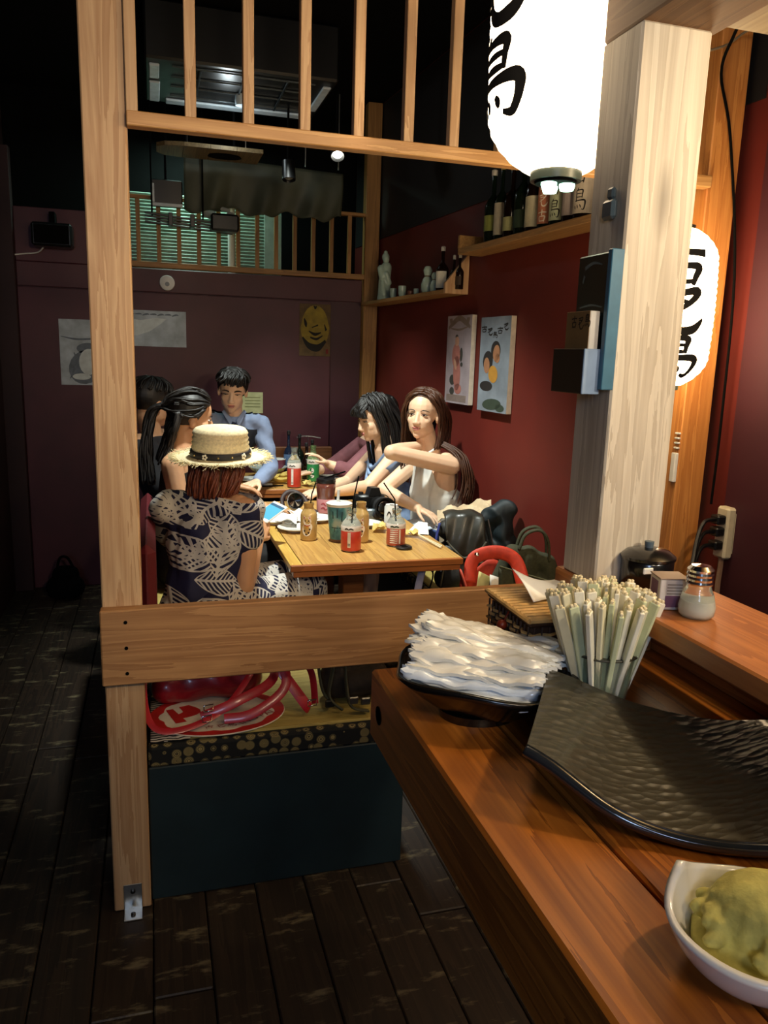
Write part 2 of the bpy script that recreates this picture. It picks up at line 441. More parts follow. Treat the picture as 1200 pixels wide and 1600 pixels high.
for i in range(6):
    mk('board', MB().box(KX+.123+.14*i, KX+.261+.14*i, -.9, 1.0, 1.903, 1.915, .002), cp, kc)

struct(mk('trim_4', MB().box(1.20, 1.585, 1.86, 2.02, 2.372, 2.9, .003), black))
# counter
t = thing('serving_counter', 'long reddish brown wooden serving counter with a thick front beam', 'counter', (.5, .5, 0))
CZ = .98
mk('front_beam', MB().box(.309, .4235, -.9, 1.077, .872, CZ, .004), ctop, t)
mk('top_board', MB().box(.427, .805, -.9, 1.17, .92, CZ, .003), ctop, t)
mk('back_panel', MB().box(.79, .805, -.9, 1.10, .981, 1.095, .002), ledge_w, t)
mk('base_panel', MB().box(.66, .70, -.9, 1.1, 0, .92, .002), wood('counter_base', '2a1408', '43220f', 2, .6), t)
mk('peg', MB().lathe([(.014, 0), (.014, .001), (.010, -.003), (0, -.003)], (.309, 1.03, .925), 16, Matrix.Rotation(-PI/2, 3, 'Y')), black, t)
LZ = 1.125
t = thing('counter_ledge', 'raised wooden ledge shelf along the kitchen side of the counter', 'shelf', (.7, .3, LZ))
mk('shelf_board', MB().box(.617, .786, -.9, 1.09, LZ-.028, LZ, .003), ledge_w, t)
mk('bracket', MB().box(.70, .785, 1.05, 1.08, .981, LZ-.029, .002), ledge_w, t)

# benches
teal = dark_teal
def fabric_rings(name):
    t = NT(name)
    v = t.obj((1, 1, 1), rnd=False)
    vo = t.n('ShaderNodeTexVoronoi', {'Vector': v, 'Scale': 32.0, 'Randomness': .5})
    d = vo.outputs['Distance']
    ring = t.math('MULTIPLY', t.math('SUBTRACT', 1.0, t.math('GREATER_THAN', d, .43)), t.math('ADD', .45, t.math('MULTIPLY', .4, t.math('SINE', t.math('MULTIPLY', d, 60.0)))))
    t.set(Base_Color=t.mix(ring, lin('0c0f0e'), lin('a6945c')), Roughness=.9); t.bump(d, .2)
    return t.m
rings = fabric_rings('ring_print_fabric')
tatami = wood('straw_mat', '8d7a38', 'b7a45a', 0, .7, 2.2)
def bench(name, label, x0, x1, y0, y1, group=None):
    t = thing(name, label, 'bench', ((x0+x1)/2, (y0+y1)/2, 0), group)
    mk('bench_box', MB().box(x0, x1, y0, y1, 0, .385, .003), teal, t)
    return t
def cushion(label, x0, x1, y0, y1, z0=.386, z1=.452):
    t = thing('seat_cushion', label, 'cushion', ((x0+x1)/2, (y0+y1)/2, z0))
    mk('edge_band', MB().box(x0, x1, y0, y1, z0, z1-.006, .008), rings, t)
    mk('mat_top', MB().box(x0+.025, x1-.025, y0+.025, y1-.025, z1-.012, z1, .004), tatami, t)
bench('booth_bench', 'dark teal bench box behind the pine rail, facing the aisle', -.038, .66, 1.93, 2.36)
cushion('seat cushion with ring print edge under the red shoulder bag', -.036, .66, 1.925, 2.36)
bench('aisle_bench', 'dark bench under the seated woman in the straw hat', -.06, .40, 2.37, 4.93)
cushion('long seat cushion under the woman in the straw hat', -.058, .40, 2.365, 4.90)
bench('wall_bench', 'dark bench along the red wall under the woman in white', 1.14, 1.39, 2.35, 4.88)
cushion('long ring print cushion on the red wall bench beneath the bags', 1.13, 1.385, 2.35, 4.86)
t = thing('bench_backrest', 'dark red padded backrest behind the woman in the straw hat', 'backrest', (-.05, 2.7, .45))
mk('pad', MB().box(-.06, -.005, 2.40, 3.35, .453, .86, .025), plain('red_padding', '5a1018', .6), t, 30)
mk('wood_bench', MB().box(.60, 1.10, 4.905, 4.945, .45, .86, .004), wood('low_rail_wood', '5a3316', '7c4a22', 0, .5))
tag(bpy.data.objects['wood_bench'], 'low brown wooden back board on the far wall behind the bottles', 'board')

# tables
def table(label, x0, x1, y0, y1, z=.70):
    t = thing('dining_table', label, 'table', ((x0+x1)/2, (y0+y1)/2, 0))
    w = (x1-x0-.045)/4
    mk('edge_strip', MB().box(x0, x0+.043, y0, y1, z-.024, z, .002), tstrip, t)
    for i in range(4):
        mk('plank', MB().box(x0+.045+w*i+.0006, x0+.045+w*(i+1)-.0006, y0+.004, y1-.004, z-.024, z, .0015), ttop, t)
    mk('edge_board', MB().box(x0, x1, y0-.012, y0+.003, z-.0245, z-.0005, .002), tedge, t)
    for ya, yb in ((y0-.006, y0+.03), (y1-.03, y1)): mk('apron', MB().box(x0+.01, x1-.01, ya, yb, z-.047, z-.0255, .002), tedge, t)
    for y in (y0+.42, y1-.25):
        mk('leg', MB().box((x0+x1)/2-.045, (x0+x1)/2+.045, y-.045, y+.045, .02, z-.048, .004), tedge, t)
        mk('foot', MB().box((x0+x1)/2-.22, (x0+x1)/2+.22, y-.04, y+.04, 0, .03, .004), blackp, t)
    return t
table('nearer wooden table with drinks, plates and cameras behind the pine rail', .458, 1.122, 2.69, 3.92)
table('farther wooden table with bottles and plates near the back wall', .452, 1.10, 4.27, 4.90)

t = thing('wall_ledge', 'straw coloured ledge between the wall bench cushion and the red wall', 'ledge', (1.45, 3, 0))
pl_ = [(1.392, 2.35), (wall_x(2.35)-.004, 2.35), (wall_x(4.5)-.004, 4.5), (1.392, 4.5)]
mk('ledge_top', MB().prism(pl_, lambda a, b_, d: Vector((a, b_, .20+d)), .25), tatami, t)
# ------------------------------------------------------------------ soft bodies
def fuse(mb, voxel=.006, smooth=6, fac=.5):
    """fuse overlapping shapes into one continuous surface"""
    me = bpy.data.meshes.new('soft'); me.from_pydata(mb.v, [], mb.f); me.update()
    o = bpy.data.objects.new('soft', me); COL.objects.link(o)
    r = o.modifiers.new('r', 'REMESH'); r.mode = 'VOXEL'; r.voxel_size = voxel
    if smooth:
        s = o.modifiers.new('s', 'SMOOTH'); s.factor = fac; s.iterations = smooth
    dg = bpy.context.evaluated_depsgraph_get(); dg.update()
    m2 = bpy.data.meshes.new_from_object(o.evaluated_get(dg))
    bpy.data.objects.remove(o); bpy.data.meshes.remove(me)
    return m2
def soft(name, mb, m, parent=None, voxel=.006, smooth=6, cuts=(), loc=None, shape=None):
    """fused surface as one object; cuts = planes (point, normal): the side the normal points to is removed"""
    me = fuse(mb, voxel, smooth)
    off = woff(parent) if parent else (Vector(loc) if loc is not None else Vector((0, 0, 0)))
    if cuts:
        bm = bmesh.new(); bm.from_mesh(me)
        for p, n in cuts:
            bmesh.ops.bisect_plane(bm, geom=bm.verts[:]+bm.edges[:]+bm.faces[:], plane_co=Vector(p), plane_no=Vector(n), clear_outer=True)
        bm.to_mesh(me); bm.free()
    for v in me.vertices:
        c = v.co if shape is None else Vector(shape(v.co)); v.co = c-off
    me.materials.clear()
    me.materials.append(m)
    me.polygons.foreach_set('use_smooth', [True]*len(me.polygons)); me.update(); me.name = name
    return put(name, me, parent, off)

# ------------------------------------------------------------------ paper lanterns
lant_paper = glow('lit_lantern_paper', (255, 228, 188), 8.5)
bulb_glow = glow('lit_bulb_glass', (200, 255, 225), 5.0)
lant_ink = plain('lantern_ink', '1a1712', .9)
GL = [  # brush letters, u -.5...5, v 0..1, width
 [[(-.45, .74, .10), (0, .80, .12), (.46, .78, .15)], [(.02, 1.02, .06), (.0, .8, .13), (-.02, .54, .10)], [(-.30, .46, .10), (-.28, .25, .12), (-.24, .02, .08)],
  [(-.3, .44, .08), (.1, .48, .12), (.32, .44, .15), (.26, .2, .12), (.22, .02, .08)], [(-.25, .10, .08), (.0, .09, .1), (.25, .12, .08)]],
 [[(-.38, .86, .08), (.0, .92, .12), (.32, .98, .16), (.28, .8, .13), (.02, .55, .09), (-.38, .38, .05)], [(-.2, .62, .07), (-.16, .4, .10), (-.1, .16, .13), (.06, .03, .15), (.3, .06, .17), (.46, .24, .10), (.5, .34, .04)],
  [(-.3, .72, .05), (.0, .74, .09), (.2, .70, .06)]],
 [[(-.1, 1.06, .05), (-.16, .98, .10), (-.26, .90, .05)], [(-.27, .92, .09), (-.26, .7, .10), (-.25, .46, .09)], [(-.27, .92, .08), (.0, .95, .10), (.24, .93, .13), (.22, .75, .10), (.2, .58, .08)],
  [(-.24, .77, .07), (.0, .78, .08), (.2, .78, .06)], [(-.24, .62, .07), (.0, .62, .09), (.2, .62, .06)], [(-.36, .44, .09), (.05, .47, .11), (.42, .46, .15), (.45, .25, .12), (.36, .04, .10), (.2, .06, .05)],
  [(-.4, .24, .05), (-.36, .14, .11), (-.33, .06, .04)], [(-.18, .28, .05), (-.14, .18, .10), (-.12, .10, .04)], [(.04, .28, .05), (.1, .2, .10), (.13, .12, .04)]]]
def lantern_r(z):
    H = .46
    if z < .10: return .040+.077*math.sin(min(1, max(0, (z-.012)/.088))*PI/2)**.7
    if z > H-.09: return .045+.072*math.sin(min(1, max(0, (H-z)/.09))*PI/2)**.7
    return .117+.004*math.sin((z-.1)/(H-.19)*PI)
def lantern(label, loc, ang, rows, group=None, s=1.0, pm=None):
    t = thing('paper_lantern', label, 'lantern', loc, group)
    L = Vector(loc); prof = []
    n = 92
    for i in range(n+1):
        z = .014+(.458-.014)*i/n
        prof.append((lantern_r(z)+(.0010 if i % 4 == 0 else (-.0014 if i % 4 == 2 else 0)), z))
    mk('paper_shade', MB().lathe(prof, L, 40), pm or lant_paper, t, True)
    mk('base_ring', MB().lathe([(.036, .0), (.042, .0), (.043, .02), (.040, .022), (.036, .02), (.036, .0)], L, 28), plain('ring_plastic', '3b4640', .4), t, 40)
    mk('base_plate', MB().lathe([(0, -.004), (.034, -.004), (.036, .004), (0, .004)], L, 24), black, t)
    for k in range(3):
        a = ang+.5+k*2.1
        mk('bulb_opening', MB().lathe([(0, -.012), (.011, -.010), (.013, -.004), (.013, 0), (0, 0)], L+Vector((.019*math.cos(a), .019*math.sin(a), -.0045)), 16), bulb_glow, t)
    mk('top_ring', MB().lathe([(.044, .452), (.046, .47), (.040, .472), (.038, .455)], L, 28), blackp, t, 40)
    mk('hanging_wire', MB().tube([L+Vector((-.04, 0, .47)), L+Vector((0, 0, .55)), L+Vector((.04, 0, .47))], .0015, 5).tube([L+Vector((0, 0, .55)), Vector((L.x, L.y, 2.94))], .0025, 6), blackp, t)
    f = oncyl(lambda v: lantern_r(v)+.0012, L, ang, .0007)
    base = oncyl(lambda v: .117, L, ang)
    for g, (z0, h) in zip(GL, rows):
        mb = MB()
        for st in g:
            q = [(u*.135, z0+v*h, w*.145) for u, v, w in st]
            brush(mb, q, lambda u, v: (lambda a: L+Vector(((lantern_r(v)+.002)*math.cos(a), (lantern_r(v)+.002)*math.sin(a), v)))(ang+u/.117), 6)
        mk('brush_letter', mb, lant_ink, t)
    t.scale = (s, s, s)
    return t
lantern('large glowing white paper lantern hanging before the pine lattice', P(868, 284, Y=1.25), PI*1.0, ((.36, .10), (.222, .105), (.082, .118)))
lantern('glowing paper lantern beside the amber wall post, behind the counter post', Vector((1.288, 1.785, 1.385)), math.radians(-115), ((.292, .115), (.166, .115), (.04, .115)), s=.87, pm=glow('lit_wall_lantern_paper', (255, 222, 175), 15))

# ------------------------------------------------------------------ red wall: shelves, bottles, figurines, posters
def W3(y, off, z): return Vector((wall_x(y), y, z))+WNOR*off
def Q(px, py, off=0.0):
    """a point on the plane lying off metres in front of the red wall"""
    d = _r2*((px-600)/FPX)+_d2*((py-800)/FPX)+_fw; o = Vector((0, 0, EYE)); p0 = W3(3, off, 0)
    return o+d*((p0-o).dot(WNOR)/d.dot(WNOR))
MW = Matrix.Rotation(-WANG, 4, 'Z')
def wallbox(mb, y0, y1, o0, o1, z0, z1, b=.002):
    M = Matrix.Translation((WX0-WSL*1.907, 0, 0)) @ Matrix(((WNOR.x, WDIR.x, 0, 0), (WNOR.y, WDIR.y, 0, 0), (0, 0, 1, 0), (0, 0, 0, 1)))
    s = WDIR.y
    b2 = MB().box(o0, o1, y0/s, y1/s, z0, z1, b)
    return mb.add([M @ Vector(v) for v in b2.v], [f[::-1] for f in b2.f])
t = thing('wall_shelf', 'long wooden shelf high on the red wall carrying the row of sake bottles', 'shelf', W3(3.2, .06, 1.93))
mk('board', wallbox(MB(), 2.2, 3.52, .002, .125, 1.915, 1.942), shelf_w, t)
mk('end_panel', wallbox(MB(), 3.505, 3.525, .002, .125, 1.943, 2.0), shelf_w, t)
t = thing('corner_shelf', 'wooden shelf on the red wall near the back carrying white figurines', 'shelf', W3(4.4, .06, 1.78))
mk('board', wallbox(MB(), 3.66, 4.89, .002, .125, 1.752, 1.772), shelf_w, t)
A = [W3(3.642, .003, 1.752), W3(3.642, .125, 1.752), W3(3.642, .125, 1.80), W3(3.642, .003, 1.945)]
mk('gusset', MB().add(A+[a+WDIR*.018 for a in A], [(0, 1, 2, 3), (7, 6, 5, 4), (0, 4, 5, 1), (1, 5, 6, 2), (2, 6, 7, 3), (3, 7, 4, 0)]), pine, t)

g_green = plain('dark_green_glass', '16241a', .1, trans=.35, var=.05)
g_brown = plain('brown_glass', '1d100a', .1, trans=.3, var=.05)
g_clear = plain('clear_glass', 'e6efe8', .04, trans=.92, var=.02)
def bottle_prof(R, H, neck=.32, rn=.28):
    h1 = H*(1-neck-.16)
    return [(R*.9, 0), (R, R*.12), (R, h1), (R*.96, h1+H*.03), (R*.75, h1+H*.09), (R*.45, h1+H*.14), (R*rn, h1+H*.18), (R*rn, H*.965), (R*rn*1.2, H*.968), (R*rn*1.2, H), (R*rn*.8, H)]
def shelf_bottle(name, label, loc, R, H, glass, lab, lab_z, lab_col, ang, strokes=0, cap='b09a60', group=None, half=1.0):
    t = thing(name, label, 'bottle', loc, group); L = Vector(loc)
    mk('glass_body', MB().lathe(bottle_prof(R, H), L, 18), glass, t, 50)
    mk('cap', MB().lathe([(R*.36, H*.965), (R*.38, H+.001), (R*.38, H+.012), (R*.2, H+.016), (0, H+.016)], L, 12), plain('cap_'+cap, cap, .4), t, 40)
    if lab_col:
        mb = MB(); f = oncyl(R, L, ang, .0008); n = 8
        for i in range(n):
            rect2(mb, R*half*(-1+2*i/n), R*half*(-1+2*(i+1)/n), lab_z[0], lab_z[1], f)
        lb = mk('label', mb, plain('label_'+lab_col, lab_col, .75), t, True)
        if strokes:
            mb = MB(); f2 = oncyl(R, L, ang, .0015); hh = (lab_z[1]-lab_z[0])/strokes
            for s in range(strokes):
                for q in GL[(s+strokes) % 3]:
                    brush(mb, [(u*R*1.1, lab_z[0]+hh*(s+.1+.8*v), w*R*1.0) for u, v, w in q], f2, 3)
            mk('lettering', mb, ink if lab_col != 'c07a5c' else plain('label_white', 'e8e0d0', .8), lb)
    return t
tw = math.radians(214)
BT = [(768, .036, .29, g_green, (.05, .115), '7c8440', 0, 'olive label low down, at the far end of the shelf'),
      (781, .030, .30, g_green, (.025, .155), 'b4ae9c', 0, 'tall narrow white label, second on the shelf from its far end'),
      (797, .034, .28, g_brown, (.03, .085), 'a6a878', 0, 'small pale green label near its foot'),
      (814, .036, .30, g_green, (.03, .10), '26392a', 0, 'dark green label on dark glass'),
      (833, .038, .31, g_brown, (.02, .135), 'c6c2a8', 0, 'large plain cream label'),
      (851, .034, .29, g_green, (.02, .19), 'c07a5c', 3, 'salmon pink label with white letters'),
      (870, .036, .30, g_green, (.02, .18), 'bcc6a6', 2, 'pale green label with black letters'),
      (890, .036, .30, g_brown, (.025, .20), 'a79c98', 0, 'greyish lilac label'),
      (909, .040, .31, g_brown, (.02, .20), 'cfc4b0', 2, 'cream label with black brush letters, nearest the counter post')]
for px, R, H, g, lz, lc, st, desc in BT:
    q = Q(px, 372, .065); q.z = 1.9425
    shelf_bottle('sake_bottle', 'sake bottle with '+desc, q, R, H, g, 1, lz, lc, tw, st, random.choice(('b09a60', '8a2a20', 'c9c6bc')), 'sake bottles on the high shelf', 1.25)

cel = plain('celadon_glaze', 'a9bfae', .25, coat=.5, var=.06)
q = Q(600, 470, .07); q.z = 1.7725
t = thing('figurine', 'tall pale porcelain robed figurine at the far end of the corner shelf', 'figurine', q)
soft('robe', MB().cap(q+Vector((0, 0, .03)), .04, q+Vector((0, 0, .12)), .036).cap(q+Vector((0, 0, .12)), .036, q+Vector((.008, 0, .19)), .033).cap(q+Vector((-.02, -.02, .13)), .02, q+Vector((-.028, -.01, .18)), .022).cap(q+Vector((.02, -.03, .10)), .016, q+Vector((.0, -.035, .15)), .014).cap(q+Vector((-.01, -.03, .03)), .02, q+Vector((-.02, -.028, .1)), .012).cap(q+Vector((0, 0, .012)), .044, q+Vector((0, 0, .016)), .043), cel, t, .005, 2, cuts=[(q, (0, 0, -1))])
soft('head', MB().ell(q+Vector((.004, -.004, .235)), (.020, .022, .026)).ell(q+Vector((.004, .004, .248)), (.023, .022, .026)).cap(q+Vector((.004, 0, .20)), .014, q+Vector((.004, 0, .225)), .013).ell(q+Vector((.004, .006, .275)), (.012, .012, .012)), cel, t, .004, 2)
for px, R, H, lab in ((614, .020, .058, 'pale green tea cup right beside the robed figurine'), (628, .023, .062, 'pale green lidded cup, second from the robed figurine'), (650, .015, .034, 'tiny pale sake cup standing alone on the corner shelf')):
    q = Q(px, 466, .075); q.z = 1.7725
    t = thing('tea_cup', lab, 'cup', q)
    mk('cup_body', MB().lathe([(R*.6, 0), (R*.7, .004), (R*.95, H*.35), (R, H*.9), (R*.98, H), (R*.86, H*.98), (R*.8, H*.4), (0, H*.15)], q, 18), cel, t, 60)
    mk('foot_ring', MB().lathe([(R*.55, -.0), (R*.66, 0), (R*.66, .004)], q, 16), cel, t)
q = Q(641, 468, .075); q.z = 1.7725
tag(mk('sake_cup', MB().lathe([(.010, 0), (.013, .004), (.017, .026), (.0165, .027), (.012, .008), (0, .006)], q, 16), plain('brown_glaze', '7a4a34', .3), None, 60, q), 'tiny brown sake cup among pale cups on the corner shelf', 'cup')
for px, s, lab in ((667, 1.0, 'white gourd shaped sake flask on the corner shelf'), (678, .72, 'smaller pale sake flask beside the gourd flask')):
    q = Q(px, 462, .075); q.z = 1.7725
    t = thing('sake_flask', lab, 'flask', q)
    mk('flask_body', MB().lathe([(r*s, z*s) for r, z in ((.022, 0), (.031, .012), (.033, .045), (.026, .07), (.015, .085), (.020, .100), (.024, .115), (.018, .13), (.012, .136), (0, .13))], q, 20), cel, t, 60)
    mk('neck_band', MB().lathe([(r*s, z*s) for r, z in ((.016, .082), (.018, .086), (.016, .090))], q, 16), plain('band_brown', '6b5a44', .6), t)
q = Q(690, 458, .07); q.z = 1.7725
shelf_bottle('spirit_bottle', 'dark bottle with white label by the wooden gusset', q, .031, .20, g_brown, 1, (.015, .095), 'd9d6c6', tw, 0, 'c9c6bc', None, 1.3)
for px, d in ((708, 'left'), (717, 'right')):
    q = Q(px, 455, .055); q.z = 1.7725
    shelf_bottle('small_bottle', 'small dark bottle with pale cap, '+('farther' if d == 'left' else 'nearer')+' of the pair behind the gusset', q, .020, .15, g_brown, 1, (.02, .06), '3a2c20', tw, 0, 'c9c6bc')

def poster(label, y0, y1, z0, z1):
    c = W3((y0+y1)/2, 0, (z0+z1)/2)
    t = thing('canvas_poster', label, 'poster', c)
    mk('canvas', wallbox(MB(), y0, y1, .003, .028, z0, z1, .001), plain('canvas_edge', 'cfc6b4', .8), t)
    f = onplane(W3(y1, .0287, z0), -WDIR, (0, 0, 1), 0)
    return t, f, (y1-y0)/WDIR.y, z1-z0
def flat(name, m, t, fn, draw, eps):
    if isinstance(draw, list):
        for d_ in draw: flat(name, m, t, fn, d_, eps)
        return
    mb = MB(); draw(mb, lambda u, v: fn(u, v)+WNOR*eps); return mk(name, mb, m, t)
t, f, w, h = poster('narrow wall poster of a woman in a long pink dress under an arch', 3.53, 3.80, 1.226, 1.653)
def S(l): return [(lambda mb, fn, q=q: disc2(mb, q[0]*w, q[1]*h, q[2]*w, q[3]*h, fn, 16, q[4])) for q in l]
def B(l): return lambda mb, fn: [brush(mb, [(a*w, b*h, c*w) for a, b, c in st], fn, 5) for st in l]
pr = flat('print', plain('poster_mauve', '9d8f92', .7, var=.2, scale=9), t, f, lambda mb, fn: rect2(mb, 0, w, 0, h, fn), 0)
flat('printed_shape', plain('poster_tan', '7d6a5c', .7), pr, f, B([[(.05, .86, .05), (.25, .92, .10), (.5, .97, .10), (.75, .92, .10), (.95, .86, .05)], [(.1, .93, .14), (.2, .96, .05)], [(.8, .96, .05), (.9, .93, .14)], [(.15, .86, .02), (.5, .84, .04), (.85, .87, .02)]]+[[(.08, .03+.016*i, .018), (.9, .03+.016*i, .018)] for i in range(5)]), .0006)
flat('printed_shape', plain('poster_pink', 'a5685c', .7), pr, f, S([(.42, .55, .17, .14, 0), (.48, .35, .15, .20, .1), (.55, .17, .15, .06, 0)]), .0008)
flat('printed_shape', plain('poster_dark', '3c3a34', .7), pr, f, S([(.42, .765, .06, .022, 0), (.30, .27, .12, .06, 0), (.63, .56, .06, .08, 0), (.30, .14, .1, .045, 0), (.66, .45, .05, .025, 0)]), .0006)
flat('printed_shape', plain('poster_skin', 'b98a70', .7), pr, f, S([(.44, .71, .085, .055, 0), (.40, .45, .05, .07, .5)]), .001)
t, f, w, h = poster('wall poster with a couple, a yellow scarf and brush lettering, nearest the counter', 3.155, 3.433, 1.213, 1.635)
pr = flat('print', plain('poster_blue', '78818a', .7, var=.3, scale=7), t, f, lambda mb, fn: rect2(mb, 0, w, 0, h, fn), 0)
flat('printed_shape', plain('poster_black', '211d1b', .7), pr, f, S([(.30, .535, .17, .11, .1), (.55, .65, .16, .10, -.2), (.28, .27, .22, .055, 0)]), .0006)
flat('printed_shape', plain('poster_ochre', 'a97a2c', .7), pr, f, S([(.50, .40, .16, .09, -.3)]), .0008)
flat('printed_shape', plain('poster_skin2', '9a6b4a', .7), pr, f, S([(.27, .49, .10, .085, .1), (.58, .62, .11, .09, -.2), (.62, .57, .08, .05, 0)]), .001)
flat('printed_shape', plain('poster_green', '2f3b2e', .7), pr, f, S([(.5, .08, .32, .06, .06), (.78, .05, .15, .04, 0)]), .0008)
mb = []
for k, (a, b, s) in enumerate(((.12, .86, .2), (.32, .83, .2), (.50, .80, .17), (.66, .84, .2), (.84, .88, .18))):
    for st in GL[k % 3]: mb.append([(a+u*s, b+v*s*.55*w/h-.02, ww*s*.8) for u, v, ww in st])
flat('lettering', plain('poster_black', '211d1b', .7), pr, f, B(mb), .0008)

# ------------------------------------------------------------------ far wall
YB = 4.949
def backsheet(name, label, cat, x0, x1, z0, z1, m, th=.002):
    t = thing(name, label, cat, ((x0+x1)/2, YB, (z0+z1)/2))
    mk('sheet', MB().box(x0, x1, YB-th, YB, z0, z1, .0004), m, t)
    return t, (lambda e: (lambda u, v: Vector((x0+u*(x1-x0), YB-th-e, z0+v*(z1-z0)))))
pa = plain('print_paper', 'aab8c2', .6, var=.25, scale=14); pb = plain('print_ink', '66727f', .7, var=.2); pc = plain('print_pale', 'cad6d8', .7)
t, F = backsheet('picture_print', 'grey print of a hunched figure on the far wall beside the timber post', 'picture', -.512, -.26, 1.225, 1.60, pa)
for a, b, c, d, r in ((.55, .28, .38, .26, .2), (.62, .56, .26, .09, 0)):
    mb = MB(); disc2(mb, a, b, c, d, F(.0006), 18, r); mk('printed_shape', mb, pb, t)
for q_ in ((.62, .36, .22, .2, .3), (.45, .13, .2, .05, 0)):
    mb = MB(); disc2(mb, *q_[:4], F(.001), 18, q_[4]); mk('printed_shape', mb, pc, t)
for q_ in ([(.03, .74, .01), (.4, .70, .03), (.95, .73, .02)], [(.2, .1, .02), (.35, .35, .05), (.3, .5, .02)]):
    mb = MB(); brush(mb, q_, F(.0011)); mk('printed_shape', mb, pb, t)
t, F = backsheet('picture_print', 'wide pale grey print with a white sweeping curve on the far wall', 'picture', -.15, .20, 1.46, 1.668, pa)
mb = MB(); mb.add([F(.0006)(u, v) for u, v in ((0, .28), (.2, .30), (.4, .42), (.6, .66), (.68, .78), (.5, .8), (.25, .72), (0, .8))], [tuple(range(8))]); mk('printed_shape', mb, pc, t)
mb = MB()
for k in range(7): brush(mb, [(.05+.12*k, .86+.03*(k % 2), .02), (.12+.12*k, .9, .05), (.16+.12*k, .88, .01)], F(.0008))
mk('printed_shape', mb, pb, t)
ye = plain('print_ochre', '8f7a20', .7, var=.35, scale=16)
t, F = backsheet('picture_print', 'ochre yellow ink print in the dark corner of the far wall', 'picture', .887, 1.085, 1.433, 1.751, plain('print_brown', '5d4724', .7, var=.3))
mb = MB(); mb.add([F(.0006)(.5+.46*math.cos(a)*(1 if math.sin(a) < .2 else .95), .55+.43*math.sin(a)) for a in [2*PI*k/26 for k in range(26)]], [tuple(range(26))]); mk('printed_shape', mb, ye, t)
mb = MB()
for st in ([(.1, .36, .04), (.3, .2, .12), (.6, .16, .14), (.85, .3, .06)], [(.15, .72, .03), (.2, .62, .09), (.22, .55, .02)], [(.8, .62, .02), (.86, .5, .07)], [(.3, .48, .02), (.5, .42, .06), (.7, .46, .02)], [(.35, .36, .03), (.55, .33, .05), (.75, .4, .02)], [(.45, .97, .02), (.5, .93, .06), (.55, .96, .02)], [(.4, .55, .02), (.6, .6, .03)]): brush(mb, st, F(.001))
mk('printed_shape', mb, plain('print_black', '15110a', .8), t)
mb = MB(); rect2(mb, .86, .94, .05, .14, F(.001)); mk('seal_mark', mb, plain('seal_red', '6e1c14', .8), t)
t = thing('smoke_alarm', 'small white oval alarm disc on the far wall', 'alarm', (.096, YB, 1.83))
R90 = Matrix.Rotation(PI/2, 3, 'X')
mk('housing', MB().lathe([(.040, 0), (.044, .006), (.042, .018), (.030, .024), (0, .025)], (.096, YB+.004, 1.83), 24, R90), white_p, t, 40)
mk('sensor', MB().lathe([(.013, .02), (.013, .030), (0, .031)], (.096, YB+.004, 1.822), 14, R90), plain('grey_plastic', '7d8488', .5), t)
t = thing('wall_speaker', 'black box speaker hung high on the far wall above the aisle', 'speaker', (-.51, 4.86, 2.04))
mk('cabinet', MB().box(-.615, -.405, 4.80, 4.93, 1.98, 2.105, .012), blackp, t)
mk('grille', MB().box(-.600, -.420, 4.794, 4.801, 1.993, 2.092, .004), black, t)
mk('mount', MB().box(-.525, -.495, 4.86, 4.956, 2.1, 2.17, .003), black, t)
mk('cable', MB().tube(spline([(-.56, 4.88, 1.985), (-.60, 4.92, 1.955), (-.68, 4.94, 1.945), (-.76, 4.93, 1.93)]), .004, 6), white_p, t)
t, F = backsheet('menu_card', 'pale green card pinned on the far wall behind the man in the waistcoat', 'card', .50, .66, 1.07, 1.20, plain('menu_green', 'b5b98a', .7))
mb = MB()
for k in range(4): brush(mb, [(.3, .3+.15*k, .03), (.9, .3+.15*k, .03)], F(.0006))
mk('lettering', mb, plain('menu_ink', '6b7040', .8), t)

# back lattice and loft
lt = thing('back_lattice', 'far wooden lattice above the back wall in front of the corrugated sheet', 'lattice', (.6, 4.92, 2.1))
am2 = wood('old_pine', '7a5426', 'a5773c', 2, .55)
mk('bottom_rail', MB().box(-.13, 1.30, 4.905, 4.945, 1.911, 1.942, .002), wood('old_pine_rail', '7a5426', 'a5773c', 0, .55), lt)
mk('top_rail', MB().box(-.13, 1.30, 4.905, 4.945, 2.285, 2.305, .002), bpy.data.materials['old_pine_rail'], lt)
for k in range(12): mk('slat', MB().box(1.178-.1135*k, 1.202-.1135*k, 4.912, 4.936, 1.94, 2.287, .0015), am2, lt)
t = thing('back_post', 'old pine corner post between the far lattice and the red wall', 'post', (1.33, 4.93, 0))
mk('shaft', MB().box(1.286, 1.376, 4.90, 4.97, 0, 2.94, .003), am2, t)
cor = thing('corrugated_sheet', 'pale green corrugated sheet standing behind the far lattice', 'sheet', (.3, 5.25, 2.1))
mk('sheet', MB().sheet(lambda u, v: (-.16+.97*u, 5.2+.006*math.sin(v*PI*2*22), 1.93+.44*v), 4, 176), plain('corrugated_plastic', '8fa596', .22, var=.05), cor, True)
mk('edge_panel', MB().box(.70, .81, 5.185, 5.192, 1.93, 2.30, .002), plain('pale_panel', '8c9a8c', .5), cor)
t = thing('white_pipe', 'white upright pipe behind the slats of the far lattice', 'pipe', (.478, 5.05, 1.93))
mk('pipe', MB().tube([(.478, 5.0, 1.90), (.478, 5.0, 2.33)], .022, 14), white_p, t, 40)
mk('elbow', MB().tube([(.478, 5.0, 2.28), (.478, 5.0, 2.31)], .027, 14), white_p, t, 40)
t = thing('crumpled_cloth', 'crumpled white cloth caught over the far lattice under the black rack', 'cloth', (.40, 4.88, 2.24))
